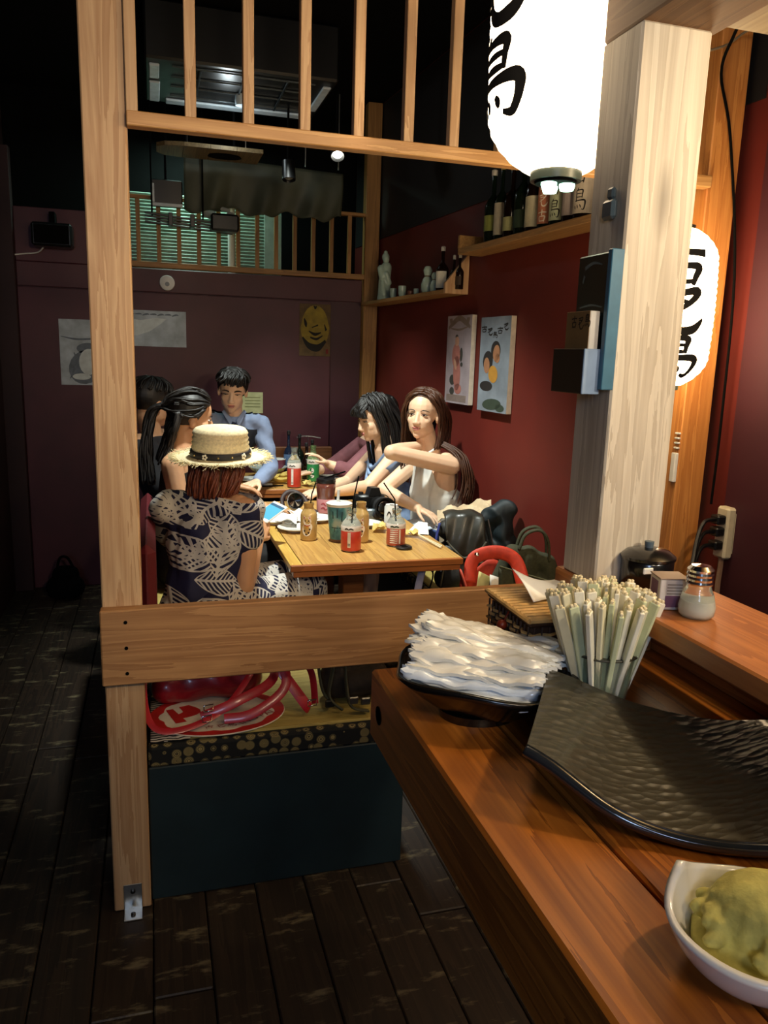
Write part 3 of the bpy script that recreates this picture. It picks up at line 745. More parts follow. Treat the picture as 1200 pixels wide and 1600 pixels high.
soft('cloth', MB().cap((.33, 4.88, 2.23), .03, (.40, 4.885, 2.20), .02).cap((.40, 4.885, 2.20), .02, (.47, 4.89, 2.235), .012).cap((.34, 4.87, 2.26), .018, (.45, 4.88, 2.255), .01).cap((.36, 4.885, 2.19), .012, (.35, 4.88, 2.24), .02), plain('grey_cloth', 'a9b0ae', .9), t, .006, 2)

# ceiling things
t = thing('air_conditioner', 'black ceiling air conditioner with pale louvre flaps, seen through the front lattice', 'air conditioner', (.43, 4.3, 2.7))
a = P(226, 92, Z=2.69); c = P(486, 188, Z=2.69)
x0, x1, y0, y1 = .0, .875, a.y, c.y+.02
mk('housing', MB().box(x0, x1, y0, y1, 2.70, 2.94, .01), blackp, t)
flp = plain('louvre_white', 'c9d8e0', .25)
mk('flap', MB().box(x0+.10, x1-.04, y1-.09, y1-.02, 2.688, 2.70, .004), flp, t)
mk('flap', MB().box(x0+.02, x0+.07, y0+.30, y1-.04, 2.688, 2.70, .004), flp, t)
mk('flap', MB().box(x0+.02, x0+.065, y0+.06, y0+.24, 2.688, 2.70, .004), flp, t)
mk('flap', MB().box(x1-.06, x1-.02, y0+.08, y1-.18, 2.688, 2.70, .004), flp, t)
gm = plain('grille_metal', '4c5458', .3, .8)
for k in range(4): mk('grille_bar', MB().box(x0+.12, x1-.1, y0+.06+.14*k, y0+.068+.14*k, 2.690, 2.698, .001), gm, t)
for k in range(3): mk('grille_bar', MB().box(x0+.24+.2*k, x0+.249+.2*k, y0+.06, y1-.12, 2.686, 2.694, .001), gm, t)
mk('drain_hub', MB().lathe([(.03, 0), (.034, .02), (.03, .05), (.0, .055)], (.46, y0+.35, 2.645), 16), flp, t, 40)
t = thing('wooden_hood', 'round ended wooden board hung under the black ceiling near the back', 'board', (.3, 4.55, 2.48))
hw = wood('hood_wood', '54452c', '7d6a46', 1, .55)
for k in range(4):
    xa = .05+.135*k; w_ = .133
    poly = [(xa, 4.40+(.10 if k == 0 else 0)), (xa+w_, 4.40), (xa+w_, 4.66), (xa, 4.66-(.10 if k == 0 else 0))]
    if k == 0: poly = [(xa, 4.47), (xa+.04, 4.42), (xa+w_, 4.40), (xa+w_, 4.66), (xa+.04, 4.64), (xa, 4.59)]
    mk('board', MB().prism(poly, lambda p, q, d: Vector((p, q, 2.47+d)), .02), hw, t)
mk('vent', MB().lathe([(.07, 0), (.075, -.006), (.04, -.008), (0, -.006)], (.40, 4.53, 2.469), 20, sx=1.2, sy=.8), black, t)
for x in (.2, .45): mk('hanger', MB().tube([(x, 4.53, 2.49), (x, 4.53, 2.699)], .006, 6), black, t)
t = thing('hanging_tarp', 'grey green tarpaulin sagging above the far lattice', 'tarpaulin', (.65, 4.9, 2.4))
def tarp(u, v):
    x = .20+.93*u; z = 2.54-.03*u-(.30-.04*u+.018*math.sin(u*17)+.01*math.sin(u*37))*v
    return (x, 4.87+.03*math.sin(u*19+v*2)*v+.015*math.sin(u*41+1+v*3)*v-.05*v*(1-v), z)
mk('tarp', MB().sheet(tarp, 60, 14, .003), plain('tarp_cloth', '4e5345', .6, var=.15, scale=8), t, True)
for x in (.22, .55, .9, 1.10): mk('hook', MB().tube([(x, 4.87, 2.53), (x, 4.87, 2.95)], .004, 6), steel, t)
t = thing('black_rack', 'black metal rack of rods hung in front of the far lattice', 'rack', (.3, 4.8, 2.2))
for k in range(4): mk('rod', MB().tube([(-.02, 4.78+.025*k, 2.19-.012*k), (.47, 4.78+.025*k, 2.155-.012*k)], .006, 6), blackp, t)
mk('head_box', MB().box(.34, .50, 4.76, 4.86, 2.12, 2.215, .012), blackp, t)
for x in (.02, .3): mk('hanger', MB().tube([(x, 4.82, 2.18), (x, 4.82, 2.95)], .005, 6), black, t)
for x in (.12, .24): mk('clamp', MB().box(x-.012, x+.012, 4.765, 4.87, 2.13, 2.20, .003), blackp, t)
t = thing('wall_monitor', 'small dark framed panel with a pale edge above the far lattice', 'panel', (.11, 4.85, 2.32))
mk('panel_body', MB().box(.02, .19, 4.84, 4.88, 2.24, 2.385, .006), blackp, t)
mk('lit_edge', MB().box(.02, .19, 4.835, 4.841, 2.24, 2.258, .002).box(.02, .036, 4.835, 4.841, 2.26, 2.36, .002), flp, t)  # pale strips carry the light caught along the panel's edge
mk('arm', MB().tube([(.1, 4.87, 2.38), (.1, 4.87, 2.95)], .008, 6), black, t)
def spot(label, x, y, z, d, lit):
    t = thing('ceiling_spotlight', label, 'spotlight', (x, y, z)); d = Vector(d).normalized()
    p = Vector((x, y, z))
    rot = d.to_track_quat('Z', 'Y').to_matrix()
    mk('lamp_can', MB().lathe([(.022, -.05), (.034, -.045), (.036, .05), (.033, .052), (.030, .045), (.02, .03), (0, .028)], p, 20, rot), blackp, t, 40)
    mk('bulb', MB().lathe([(.027, .036), (.015, .045), (0, .047)], p, 16, rot), lit, t, True)
    mk('bracket', MB().tube([p, p+Vector((0, .02, .08)), Vector((x, y+.02, 2.95))], .006, 6), black, t)
spot('black can spotlight hanging in front of the grey tarpaulin', .715, 4.35, 2.39, (0, -.2, -1), glow('lamp_off', (120, 120, 110), .02))
spot('small lit spotlight under the front lattice rail, over the tables', .93, 4.15, 2.47, (-.1, -.75, -1), glow('lamp_lit', (255, 255, 240), 9))
t = thing('socket_strip', 'white wall power strip with black plugs beside the amber post', 'power strip', (1.60, 1.90, .97))
mk('strip_body', MB().box(1.556, 1.586, 1.80, 1.85, .905, 1.055, .006), plain('ivory_plastic', 'c9bfa2', .45), t)
mk('wall_plate', MB().box(1.584, 1.603, 1.80, 1.852, .92, 1.04, .002), bpy.data.materials['ivory_plastic'], t)
for k, z in enumerate((.945, .985, 1.02)):
    pl = mk('plug', MB().box(1.528, 1.557, 1.805, 1.840, z-.013, z+.013, .004), blackp, t)
    mk('cable', MB().tube(spline([(1.53, 1.82, z), (1.49, 1.815, z-.005), (1.46, 1.80, z-.05), (1.42, 1.76, z-.14), (1.40, 1.74, .80)]), .006, 6), blackp, pl)
mk('cable', MB().tube(spline([(1.57, 1.825, .906), (1.57, 1.825, .87), (1.565, 1.82, .80), (1.56, 1.80, .6)]), .008, 6), plain('grey_cable', '8d6f58', .5), t)
t = thing('loose_cable', 'thin dark cable looping across the red wall up to the ceiling', 'cable', (1.6, 1.9, 2))
mk('wire', MB().tube(spline([(1.57, 1.893, 1.05), (1.572, 1.893, 1.3), (1.56, 1.893, 1.7), (1.50, 1.897, 2.05), (1.45, 1.897, 2.2), (1.40, 1.80, 2.25), (1.35, 1.7, 2.26)]), .004, 6), black, t)
mk('wire', MB().tube(spline([(1.20, 1.85, 2.28), (1.3, 1.85, 2.22), (1.42, 1.86, 2.25), (1.5, 1.86, 2.30), (1.57, 1.84, 2.28)]), .003, 6), plain('pale_wire', '8b7a60', .5), t)
t = thing('coiled_hose', 'dark coiled hose on the shaded kitchen wall', 'hose', (1.56, 1.72, 1.62))
mk('coil', MB().tube([(1.565, 1.70+.035*math.cos(k*.5), 1.61+.05*math.sin(k*.5)+.0006*k) for k in range(40)], .006, 6), black, t)
# ------------------------------------------------------------------ things on the counter
def T(px, py): return P(px, py, Z=.7005)
E1 = Vector((.74, -.67, 0)); E2 = Vector((.67, .74, 0))
# black dish with wrapped wet towels
DC = Vector((.412, .902, CZ))
stone = NT('black_stoneware')
_v = stone.obj((1, 1, 1))
_n = stone.n('ShaderNodeTexVoronoi', {'Vector': stone.n('ShaderNodeMapping', {'Vector': _v, 'Scale': (45, 110, 60), 'Rotation': (0, 0, .7)}).outputs[0], 'Scale': 1.0}).outputs[0]
stone.set(Base_Color=(.045, .040, .026), Roughness=.33, Coat_Weight=.3); stone.bump(_n, .8, .003); stone = stone.m
blk_glaze = plain('black_glaze', '0d0d0d', .25, coat=.5, bump=.2)
t = thing('towel_dish', 'black wavy edged dish holding the wrapped wet towels', 'dish', DC)
def dish(u, v):
    a = 2*PI*u; r = v
    R = 1+.05*math.sin(3*a+1)+.03*math.sin(5*a)
    p = E1*(math.cos(a)*.125*R*r)+E2*(math.sin(a)*.088*R*r)
    return DC+p+Vector((0, 0, .008+.046*max(0, r-.40)**1.2/.5+.004*math.sin(3*a)*r))
mk('bowl', MB().sheet(dish, 48, 10, .006), blk_glaze, t, True)
mk('foot_ring', MB().lathe([(.045, 0), (.055, 0), (.058, .012), (.045, .012)], DC, 28, sx=1, sy=.8), blk_glaze, t, 50)
pk = plain('packet_film', 'ecebe2', .22, coat=.6, var=.04, scale=60)
pk2 = plain('packet_film_blue', 'd9e3ee', .22, coat=.6, var=.04, scale=60)
wg = 'wrapped wet towels heaped in the black dish'
def packet(i, c, ang, tilt, L, Wd, m):
    rnd = random.Random(i); ph = [rnd.random()*6 for _ in range(6)]
    t = thing('wet_towel', 'bluish white wrapped wet towel at the bottom of the heap in the black dish' if i < 3 else ('topmost crinkled white wet towel packet on the heap in the black dish' if i == 12 else 'creamy white wet towel packet in the middle of the heap in the black dish'), 'wet towel', c, wg)
    ex = Vector((math.cos(ang), math.sin(ang), 0)); ey = Vector((-math.sin(ang), math.cos(ang), 0))
    def top(s):
        def f(u, v):
            x = (u-.5)*L; y = (v-.5)*Wd
            e = min(1, (.5-abs(u-.5))*9)*min(1, (.5-abs(v-.5))*7)
            z = s*(.0022+.0035*e**.5)+.0022*math.sin(13*u+7*v+ph[0])+.0014*math.sin(31*u-19*v+ph[1])+.0012*math.sin(9*v*3+ph[2])
            z += .006*(abs(u-.5)*2)**3*math.sin(ph[3]+v*5)
            zig = (.004*(1 if int(v*18) % 2 else -1) if abs(u-.5) > .49 else 0)*(1 if u > .5 else -1)
            return c+ex*(x+zig)+ey*y+Vector((0, 0, z+tilt[0]*x+tilt[1]*y))
        return f
    mb = MB(); n, m_ = 18, 18
    mb.sheet(top(1), n, m_); mb.sheet(top(-1), n, m_); w = m_+1; N = (n+1)*w
    rim = [i*w for i in range(n+1)]+[n*w+j for j in range(1, w)]+[i*w+m_ for i in range(n-1, -1, -1)]+[j for j in range(m_-1, 0, -1)]
    for a, b in zip(rim, rim[1:]+rim[:1]): mb.f.append((b, a, a+N, b+N)); mb.mi.append(0)
    mk('wrapper', mb, m, t, 50)
for i in range(13):
    k = i/12
    o = E2*(-.010+.078*k+random.uniform(-.006, .006))+E1*(random.uniform(-.012, .012)-.008)
    c = DC+o+Vector((0, 0, .046+.024*math.sin(min(1, k*1.25)*PI*.55)+.0012*i+.003*(i % 2)))
    packet(i, c, math.atan2(E1.y, E1.x)+random.uniform(-.16, .16), (random.uniform(-.05, .05)+(.12 if i > 8 else 0)*-1, .18-.30*k), random.uniform(.172, .192), random.uniform(.075, .09), pk2 if i in (0, 1, 2) else pk)

# big black curved plate
t = thing('curved_plate', 'large black stoneware plate with upturned ends on the wooden counter', 'plate', (.58, .68, CZ))
near = [(.372, .69, 1.043), (.392, .665, 1.034), (.435, .615, 1.006), (.487, .577, .993), (.545, .535, 1.000), (.59, .50, 1.022), (.625, .475, 1.045)]
far = [(.488, .86, 1.048), (.512, .842, 1.042), (.585, .815, 1.013), (.665, .775, 1.000), (.725, .735, 1.010), (.757, .70, 1.030), (.775, .675, 1.048)]
sn, sf = spline(near, 8), spline(far, 8)
def plate(u, v):
    i = min(int(u*48), 47); fr = u*48-i
    a = Vector(sn[i]).lerp(Vector(sn[i+1]), fr); b = Vector(sf[i]).lerp(Vector(sf[i+1]), fr)
    p = a.lerp(b, v); p.z -= .004*math.sin(v*PI); return p
mk('plate_body', MB().sheet(plate, 48, 14, .012), stone, t, 60)
mk('rim', MB().tube([Vector(p)+Vector((0, 0, -.002)) for p in sn], .0068, 8), plain('rim_glaze', '23262a', .12, coat=.8), t, True)
for v in (.25, .72):
    a, b = plate(.42, v), plate(.58, v)
    mk('foot', MB().tube([Vector((a.x, a.y, CZ+.005)), Vector((b.x, b.y, CZ+.005))], .006, 8), stone, t)

# glass of wrapped chopsticks
CC = Vector((.572, .868, CZ))
t = thing('chopstick_glass', 'clear tumbler packed with paper sleeved chopsticks behind the black plate', 'glass', CC)
mk('tumbler', MB().lathe([(.030, 0), (.033, .004), (.047, .094), (.0485, .095), (.0485, .0925), (.046, .091), (.031, .008), (0, .006)], CC, 32), plain('clear_plastic', 'dfe6e0', .06, trans=.95, var=.01, ior=1.2), t, 40)
mk('rim_line', MB().lathe([(.0480, .0905), (.0492, .091), (.0492, .093), (.0480, .0935)], CC, 32), plain('rim_dark', '3a3626', .4), t, True)
sl = [plain('sleeve_white', 'e9e4cf', .75), plain('sleeve_green', 'c9cfa6', .75), plain('sleeve_cream', 'd9d2b0', .75)]
stk = wood('bamboo', 'd0bf92', 'ece0bc', 2, .5, 2)
NS = 62
for i in range(NS):
    r = math.sqrt((i+.5)/NS); a = i*2.39996
    rx = .078 if math.cos(a) < 0 else .072
    b = CC+Vector((.024*r*math.cos(a), .024*r*math.sin(a), .012))
    tp = CC+Vector((rx*r*math.cos(a)-.004, .072*r*math.sin(a), .176+.012*random.random()-.018*r*r))
    d = (tp-b).normalized(); side = d.cross(Vector((math.cos(a+1.2+random.uniform(-.5, .5)), math.sin(a+1.2), .1))).normalized(); nn = d.cross(side)
    root = thing('chopsticks', 'bamboo chopsticks in a '+('white', 'greenish', 'cream')[i % 3 if i % 5 else 0]+' paper sleeve standing in the tumbler', 'chopsticks', b, 'sleeved chopsticks in the tumbler')
    M = Matrix((side, nn, d)).transposed().to_4x4(); M.translation = b
    L = (tp-b).length
    mk('sleeve', MB().box(-.0066, .0066, -.0032, .0032, 0, L, .001, M), sl[i % 3 if i % 5 else 0], root)
    mk('stick_pair', MB().box(-.0045, -.0003, -.0022, .0022, L-.01, L+.004, .001, M).box(.0003, .0045, -.0022, .0022, L-.01, L+.004, .001, M), stk, root)

# wicker basket
bx0, bx1, by0, by1, bz0, bz1 = .503, .606, .944, 1.085, CZ, 1.079
t = thing('wicker_basket', 'small lidded wicker basket behind the wet towels', 'basket', ((bx0+bx1)/2, (by0+by1)/2, CZ))
wl_ = plain('wicker_light', 'd0a766', .6, var=.25, scale=60); wd_ = plain('wicker_dark', '3a2313', .6, var=.2)
mk('liner', MB().box(bx0+.004, bx1-.004, by0+.004, by1-.004, bz0+.001, bz1-.002, .002), wd_, t)
def peri(s):
    w, l = bx1-bx0, by1-by0; s = s % (2*(w+l))
    if s < w: return (bx0+s, by0, 0, -1)
    s -= w
    if s < l: return (bx1, by0+s, 1, 0)
    s -= l
    if s < w: return (bx1-s, by1, 0, 1)
    s -= w; return (bx0, by1-s, -1, 0)
per = 2*(bx1-bx0+by1-by0); ns = 40
for k in range(ns):
    x, y, a, b = peri(per*(k+.5)/ns)
    mk('stake', MB().tube([(x, y, bz0+.001), (x, y, bz1)], .0016, 5), wd_, t)
for r in range(10):
    pts = []
    for k in range(ns*2+1):
        x, y, a, b = peri(per*(k/2)/ns+.0001); o = .0028*(1 if ((k//2)+r) % 2 else -1) if k % 2 else 0
        pts.append((x+a*o, y+b*o, bz0+.006+.0090*r))
    mk('weaver', MB().tube(pts, .0030, 5, flat=.75), wl_ if r % 4 != 3 else plain('wicker_mid', '8a6534', .6, var=.2), t)
lid = mk('lid', MB().box(bx0-.004, bx1+.004, by0-.004, by1+.004, bz1+.001, bz1+.010, .004), wd_, t)
for k in range(12): mk('lid_strand', MB().tube([(bx0-.003, by0+.012*k+.004, bz1+.012), (bx1+.003, by0+.012*k+.004, bz1+.012)], .0052, 6, flat=.6), wl_, lid)
mk('lid_rim', MB().tube([(bx0-.004, by0-.004, bz1+.011), (bx1+.004, by0-.004, bz1+.011), (bx1+.004, by1+.004, bz1+.011), (bx0-.004, by1+.004, bz1+.011), (bx0-.004, by0-.004, bz1+.011)], .004, 6), wl_, lid)
mk('bead', MB().ell((bx0-.010, 1.015, 1.06), (.008,)*3).tube([(bx0-.008, 1.015, 1.063), (bx0, 1.015, 1.08)], .0015, 5), plain('red_bead', '8a3018', .4), t, True)
t = thing('paper_napkin', 'folded white paper standing up from the wicker basket lid', 'napkin', (.57, 1.06, 1.09))
A, B, C_, D = (P(800, 888, Y=1.055), P(888, 900, Y=1.10), P(886, 938, Y=1.03), P(832, 965, Y=1.0))
D.z = max(D.z, 1.097); C_.z = max(C_.z, 1.097)
mk('paper_sheet', MB().sheet(lambda u, v: (A.lerp(B, u)).lerp(D.lerp(C_, u), v)+Vector((0, 0, -.013*math.sin(u*PI)*(1-v)+.004*math.sin(v*PI))), 14, 10, .0008), paper, t, True)

# leaf bowl of green paste
GC = P(1180, 1478, Z=1.0); GC.z = CZ
tipd = (P(1062, 1358, Z=1.035)-GC); tipd.z = 0; tl = tipd.length; tipd.normalize(); ta = math.atan2(tipd.y, tipd.x)
t = thing('leaf_bowl', 'white porcelain leaf shaped bowl with a pointed lip at the counter front', 'bowl', GC)
def bowlR(a):
    d = (a-ta+PI) % (2*PI)-PI
    return .069+(tl-.069)*max(0, 1-abs(d)/.75)**1.7, max(0, 1-abs(d)/.9)**2
def bowl(u, v):
    a = 2*PI*u; R, tipz = bowlR(a)
    r = .030+(R-.030)*v**.75 if v > .12 else .03*v/.12*.95+.03*.05
    z = .006+.044*max(0, v-.12)**1.5+.022*tipz*v**3
    if v <= .12: r = .037*v/.12*.9
    else: r = .033+(R-.033)*((v-.12)/.88)**.62
    return GC+Vector((r*math.cos(a), r*math.sin(a), z))
mk('bowl_body', MB().sheet(bowl, 56, 16, .006), white_c, t, True)
mk('foot_ring', MB().lathe([(.030, .0), (.035, .0), (.036, .008), (.03, .008)], GC, 24), white_c, t, 50)
gp = plain('green_paste', 'b8b262', .8, var=.22, scale=60, bump=1)
mb = MB(); mc = GC+Vector((0, 0, .024))+Vector((.006, -.002, 0))
mb.ell(mc+Vector((0, 0, -.004)), (.056, .056, .018)).ell(mc+Vector((.004, .004, .016)), (.046, .046, .034))
for k in range(60):
    a = random.random()*6.28; r = .050*math.sqrt(random.random()); mb.ell(mc+Vector((r*math.cos(a), r*math.sin(a), .042*(1-(r/.062)**2)-.001)), (.006+.005*random.random(), .007, .006))
o = soft('green_paste', mb, gp, None, .0025, 1, loc=mc, cuts=[((0, 0, CZ+.0125), (0, 0, -1))])
tag(o, 'heap of pale green paste in the leaf shaped white bowl', 'food')

# on the raised ledge
q = P(1008, 915, Z=LZ+.001); q.x = max(q.x, .66)
t = thing('black_pot', 'small black lidded pot with a white tag on the counter ledge', 'pot', q)
R = .0375
mk('pot_body', MB().lathe([(R*.85, 0), (R, .006), (R, .040), (R*.97, .042)], q, 28), blk_glaze, t, 50)
ld = mk('lid', MB().lathe([(R*1.05, .043), (R*1.06, .047), (R*.8, .055), (R*.3, .059), (0, .059)], q, 28), blk_glaze, t, 40)
mk('lid_knob', MB().lathe([(.006, .058), (.007, .068), (0, .069)], q, 12), plain('blue_grey', '56646e', .5), ld, 40)
mk('tag', MB().box(q.x-.034, q.x-.018, q.y-.041, q.y-.038, q.z+.030, q.z+.039, .001), white_p, t)
q = P(1040, 948, Z=LZ+.001)
M = Matrix.Translation(q) @ Matrix.Rotation(-.25, 4, 'Z')
t = thing('toothpick_box', 'small white and purple carton beside the salt shaker', 'box', q)
mk('carton', MB().box(-.016, .022, -.014, .022, 0, .042, .001, M), plain('carton_white', 'cfc8c2', .6), t)
mk('printed_panel', MB().box(-.0165, -.0160, -.006, .016, .004, .038, .0002, M).box(-.008, .016, -.0146, -.0140, .004, .020, .0002, M), plain('carton_purple', '6e4a66', .6), t)
mb = MB()
for k in range(4): brush(mb, [(-.012, .008+.007*k, .003), (.014, .008+.007*k, .003)], lambda u, v: M @ Vector((u*.8+.003, -.0149, v*.6+.018)), 2)
mk('lettering', mb, plain('carton_print', '8a7f78', .7), t)
mk('top_flap', MB().box(-.017, .023, -.015, .023, .0422, .044, .0005, M), plain('carton_brown', '8f7a6a', .6), t)
q = P(1087, 962, Z=LZ+.001)
t = thing('salt_shaker', 'glass salt shaker with a ribbed chrome cap on the counter ledge', 'shaker', q)
mk('glass_jar', MB().lathe([(.019, 0), (.0225, .004), (.0235, .014), (.020, .030), (.0155, .040), (.0155, .044)], q, 28), g_clear, t, 60)
mk('salt', MB().lathe([(.0175, .003), (.0205, .006), (.021, .013), (.019, .022), (0, .024)], q, 24), plain('salt_white', 'f0efe8', .9), t, 60)
mk('screw_cap', MB().lathe([(.0165, .044), (.0175, .046), (.0165, .049), (.0175, .052), (.0165, .055), (.0175, .058), (.0165, .061), (.0172, .064), (.012, .069), (0, .071)], q, 28), chrome, t, 30)
# menus on the counter post
t = thing('menu_book', 'dark green menu book with blue lit spine hung on the counter post', 'menu', (KX, 1.03, 1.41))
mk('cover', MB().box(.607, .6215, .985, 1.07, 1.412, 1.60, .002), plain('menu_cover', '14211e', .35, var=.25), t)
sp = mk('spine', MB().box(.602, .6215, .974, .9845, 1.412, 1.602, .001), plain('menu_spine_lit', '31627a', .45), t)  # blue of the spine includes the light on this camera-facing edge
mb = MB()
for st in ([(.02, .170, .006), (.05, .176, .004), (.08, .172, .002)], [(.01, .115, .002), (.05, .118, .003), (.09, .114, .001)], [(.05, .10, .002), (.09, .103, .002)], [(.015, .15, .004), (.02, .16, .007)]):
    brush(mb, st, lambda u, v: Vector((.6065, 1.065-u*.75, 1.412+v)))
mk('scuff', mb, plain('cover_scuff', '5d6a66', .6), t)
t = thing('menu_holder', 'small dark open topped box holding a card under the menu book', 'holder', (.58, 1.04, 1.41))
hb = plain('holder_brown', '1b130f', .5)
mk('holder_side', MB().box(.578, .581, .988, 1.075, 1.405, 1.468, .001), hb, t)
mk('holder_front', MB().box(.578, .606, .985, .9878, 1.405, 1.468, .001), plain('holder_lit_blue', '7d93ad', .4), t)  # front face coloured pale blue for the light it catches, sides left dark
mk('holder_back', MB().box(.5815, .606, 1.072, 1.075, 1.405, 1.468, .001), hb, t)
mk('holder_floor', MB().box(.5815, .606, .9885, 1.0715, 1.405, 1.408, .001), hb, t)
t = thing('card_pack', 'tan printed card with white edge standing in the menu holder', 'card', (.58, 1.05, 1.41))
mk('card_body', MB().box(.587, .602, .992, 1.056, 1.409, 1.520, .001), plain('card_white', 'cfcabd', .7), t)
mk('card_face', MB().box(.5860, .5867, .992, 1.056, 1.409, 1.520, .0002), plain('card_tan', '8f6d3c', .7), t)
mb = MB()
for k, (a, b) in enumerate(((.012, .10), (.03, .098), (.048, .101))):
    for stx in GL[k]: brush(mb, [(a+.011+u*.016, b-.012+v*.017, w*.012) for u, v, w in stx], lambda u, v: Vector((.5856, 1.056-u, 1.409+v)), 2)
mk('lettering', mb, plain('card_ink', '3c2a16', .8), t)
t = thing('blue_clip', 'small blue grey clip stuck on the dark side of the counter post', 'clip', (KX, 1.02, 1.66))
mk('clip_body', MB().box(.612, .6215, 1.0, 1.03, 1.645, 1.672, .004), plain('clip_blue', '46565e', .35), t)
mk('clip_hook', MB().box(.614, .6215, 1.006, 1.022, 1.672, 1.688, .003), plain('clip_blue', '46565e', .35), t)

# ------------------------------------------------------------------ things on the tables
def cat_print(t, R, L, ang, par):
    f = oncyl(R, L, ang, .0008); f2 = oncyl(R, L, ang, .0013); f3 = oncyl(R, L, ang, .0018)
    mb = MB(); disc2(mb, 0, .075, .017, .016, f, 16); disc2(mb, -.002, .040, .019, .026, f, 16)
    for s in (-1, 1): mb.add([f(s*.015, .080), f(s*.004, .089), f(s*.014, .100)], [(0, 1, 2)])
    disc2(mb, .016, .052, .006, .013, f, 10)
    mk('cat_print', mb, plain('print_white', 'efe9dc', .5), par)
    mb = MB()
    for s in (-1, 1): mb.add([f2(s*.0135, .084), f2(s*.0075, .088), f2(s*.0125, .095)], [(0, 1, 2)])
    brush(mb, [(-.013, .059, .003), (0, .056, .004), (.013, .059, .003)], f2)
    mk('red_print', mb, plain('print_red', 'b5402e', .5), par)
    mb = MB()
    for s in (-1, 1): disc2(mb, s*.0065, .077, .0025, .0032, f2, 8)
    disc2(mb, 0, .071, .0018, .0013, f2, 6)
    for a, b in ((-.010, .035), (.006, .028), (-.003, .020), (.011, .042)): disc2(mb, a, b, .0035, .0045, f2, 8)
    mk('dark_print', mb, plain('print_dark', '2a1c14', .6), par)
    mb = MB(); disc2(mb, 0, .050, .0045, .0045, f3, 10); mk('bell_print', mb, plain('print_gold', 'c08a2c', .5), par)
def straw(t, a, b, bend=None, m=None):
    pts = [a, b]+([bend] if bend else [])
    mk('straw', MB().tube(pts, .0028, 7), m or black, t)
amber_d = plain('milky_amber_drink', 'c9a565', .15, trans=.15, coat=.5)
def drink(name, label, loc, R, H, kind, straw_to=None, ang=math.radians(-112), grp=None):
    L = Vector(loc); t = thing(name, label, 'bottle', L, grp)
    nk = H*.78
    if kind == 'cat':
        body = mk('bottle_body', MB().lathe([(R*.85, 0), (R*.97, .004), (R, .015), (R, nk*.86), (R*.9, nk*.95), (R*.62, nk*1.06), (R*.55, H*.9), (R*.62, H*.93), (R*.62, H), (R*.5, H), (R*.45, H*.9)], L, 24), amber_d, t, 40)
        cat_print(t, R, L+Vector((0, 0, .008)), ang, body)
    else:
        body = mk('bottle_body', MB().lathe([(R*.85, 0), (R*.97, .004), (R, .012), (R, nk*.8), (R*.85, nk*.9), (R*.5, nk*1.02), (R*.42, H*.9), (R*.5, H*.93), (R*.5, H), (R*.36, H), (R*.34, H*.9)], L, 24), g_clear if kind != 'green' else plain('pale_green_glass', 'b9d4a0', .06, trans=.8), t, 40)
        f = oncyl(R, L, ang, .0008)
        col = {'red': 'c8402c', 'green': '2f8a4c', 'red2': 'b8543c'}[kind]
        mk('label', MB().lathe([(R*.99, .006), (R+.0006, .010), (R+.0006, nk*.70), (R*.99, nk*.715)], L, 24), plain('label_'+kind, col, .35, coat=.3), t, 50)
        mk('white_band', MB().lathe([(R+.0009, nk*.64), (R+.0009, nk*.79), (R*.96, nk*.82)], L, 24), plain('band_white', 'eadfd2', .4), t, 50)
        mb = MB()
        if kind == 'red': rect2(mb, -.008, .004, .02, nk*.62, oncyl(R, L, ang, .0012), 2)
        elif kind == 'red2':
            for r in range(9): brush(mb, [(-.022, .018+.0085*r, .003), (-.01, .019+.0085*r, .005), (.004, .018+.0085*r, .003), (.010, .019+.0085*r, .004)], oncyl(R, L, ang, .0012), 3)
            rect2(mb, .015, .022, .015, nk*.62, oncyl(R, L, ang, .0012), 2)
        else:
            disc2(mb, -.003, nk*.42, .016, .017, oncyl(R, L, ang, .0012)); disc2(mb, .002, nk*.22, .012, .010, oncyl(R, L, ang, .0012))
        mk('pale_print', mb, plain('print_white', 'efe9dc', .5), body)
        mb = MB()
        if kind == 'red':
            for a, b in ((-.0045, .028), (.0005, .028), (-.0045, .034), (.0005, .034)): disc2(mb, a, b, .0018, .0024, oncyl(R, L, ang, .0016), 8)
        brush(mb, [(-.02, nk*.70, .004), (-.012, nk*.73, .006), (-.004, nk*.70, .004), (.004, nk*.73, .006), (.014, nk*.70, .004)], oncyl(R, L, ang, .0016), 3)
        if kind == 'green':
            for a, b in ((-.008, .5), (.0, .4), (.006, .3), (-.004, .22)): brush(mb, [(a-.006, nk*b, .003), (a, nk*(b-.03), .005), (a+.008, nk*b, .003)], oncyl(R, L, ang, .0016), 3)
        mk('lettering', mb, plain('print_dark' if kind == 'red' else 'print_darkgreen', '2a1c14' if kind == 'red' else '1d3c26', .6), body)
    if straw_to: straw(t, L+Vector((0, 0, H*.55)), L+Vector(straw_to[0]), L+Vector(straw_to[1]) if len(straw_to) > 1 else None)
    return t
drink('milk_bottle', 'amber bottle with a white cat print, leftmost of the front drinks', T(482, 843), .034, .155, 'cat', ((.012, 0, .19), (.03, .01, .235)))
drink('milk_bottle', 'amber bottle with a cat print behind the red striped bottle', T(563, 846), .034, .165, 'cat')
drink('soda_bottle', 'red labelled bottle with a white stripe at the front of the nearer table', T(548, 860), .039, .165, 'red', ((.006, 0, .20), (.03, .02, .29)))
drink('soda_bottle', 'red bottle with small print beside the black lens cap', T(618, 852), .038, .15, 'red2', ((-.01, 0, .19), (-.055, .01, .255)))
drink('soda_bottle', 'red and white labelled bottle at the edge of the farther table', Vector((.754, 4.33, .7005)), .039, .225, 'red')
drink('soda_bottle', 'green labelled clear bottle on the farther table', Vector((.90, 4.52, .7005)), .036, .215, 'green')
q = T(529, 845); L = q
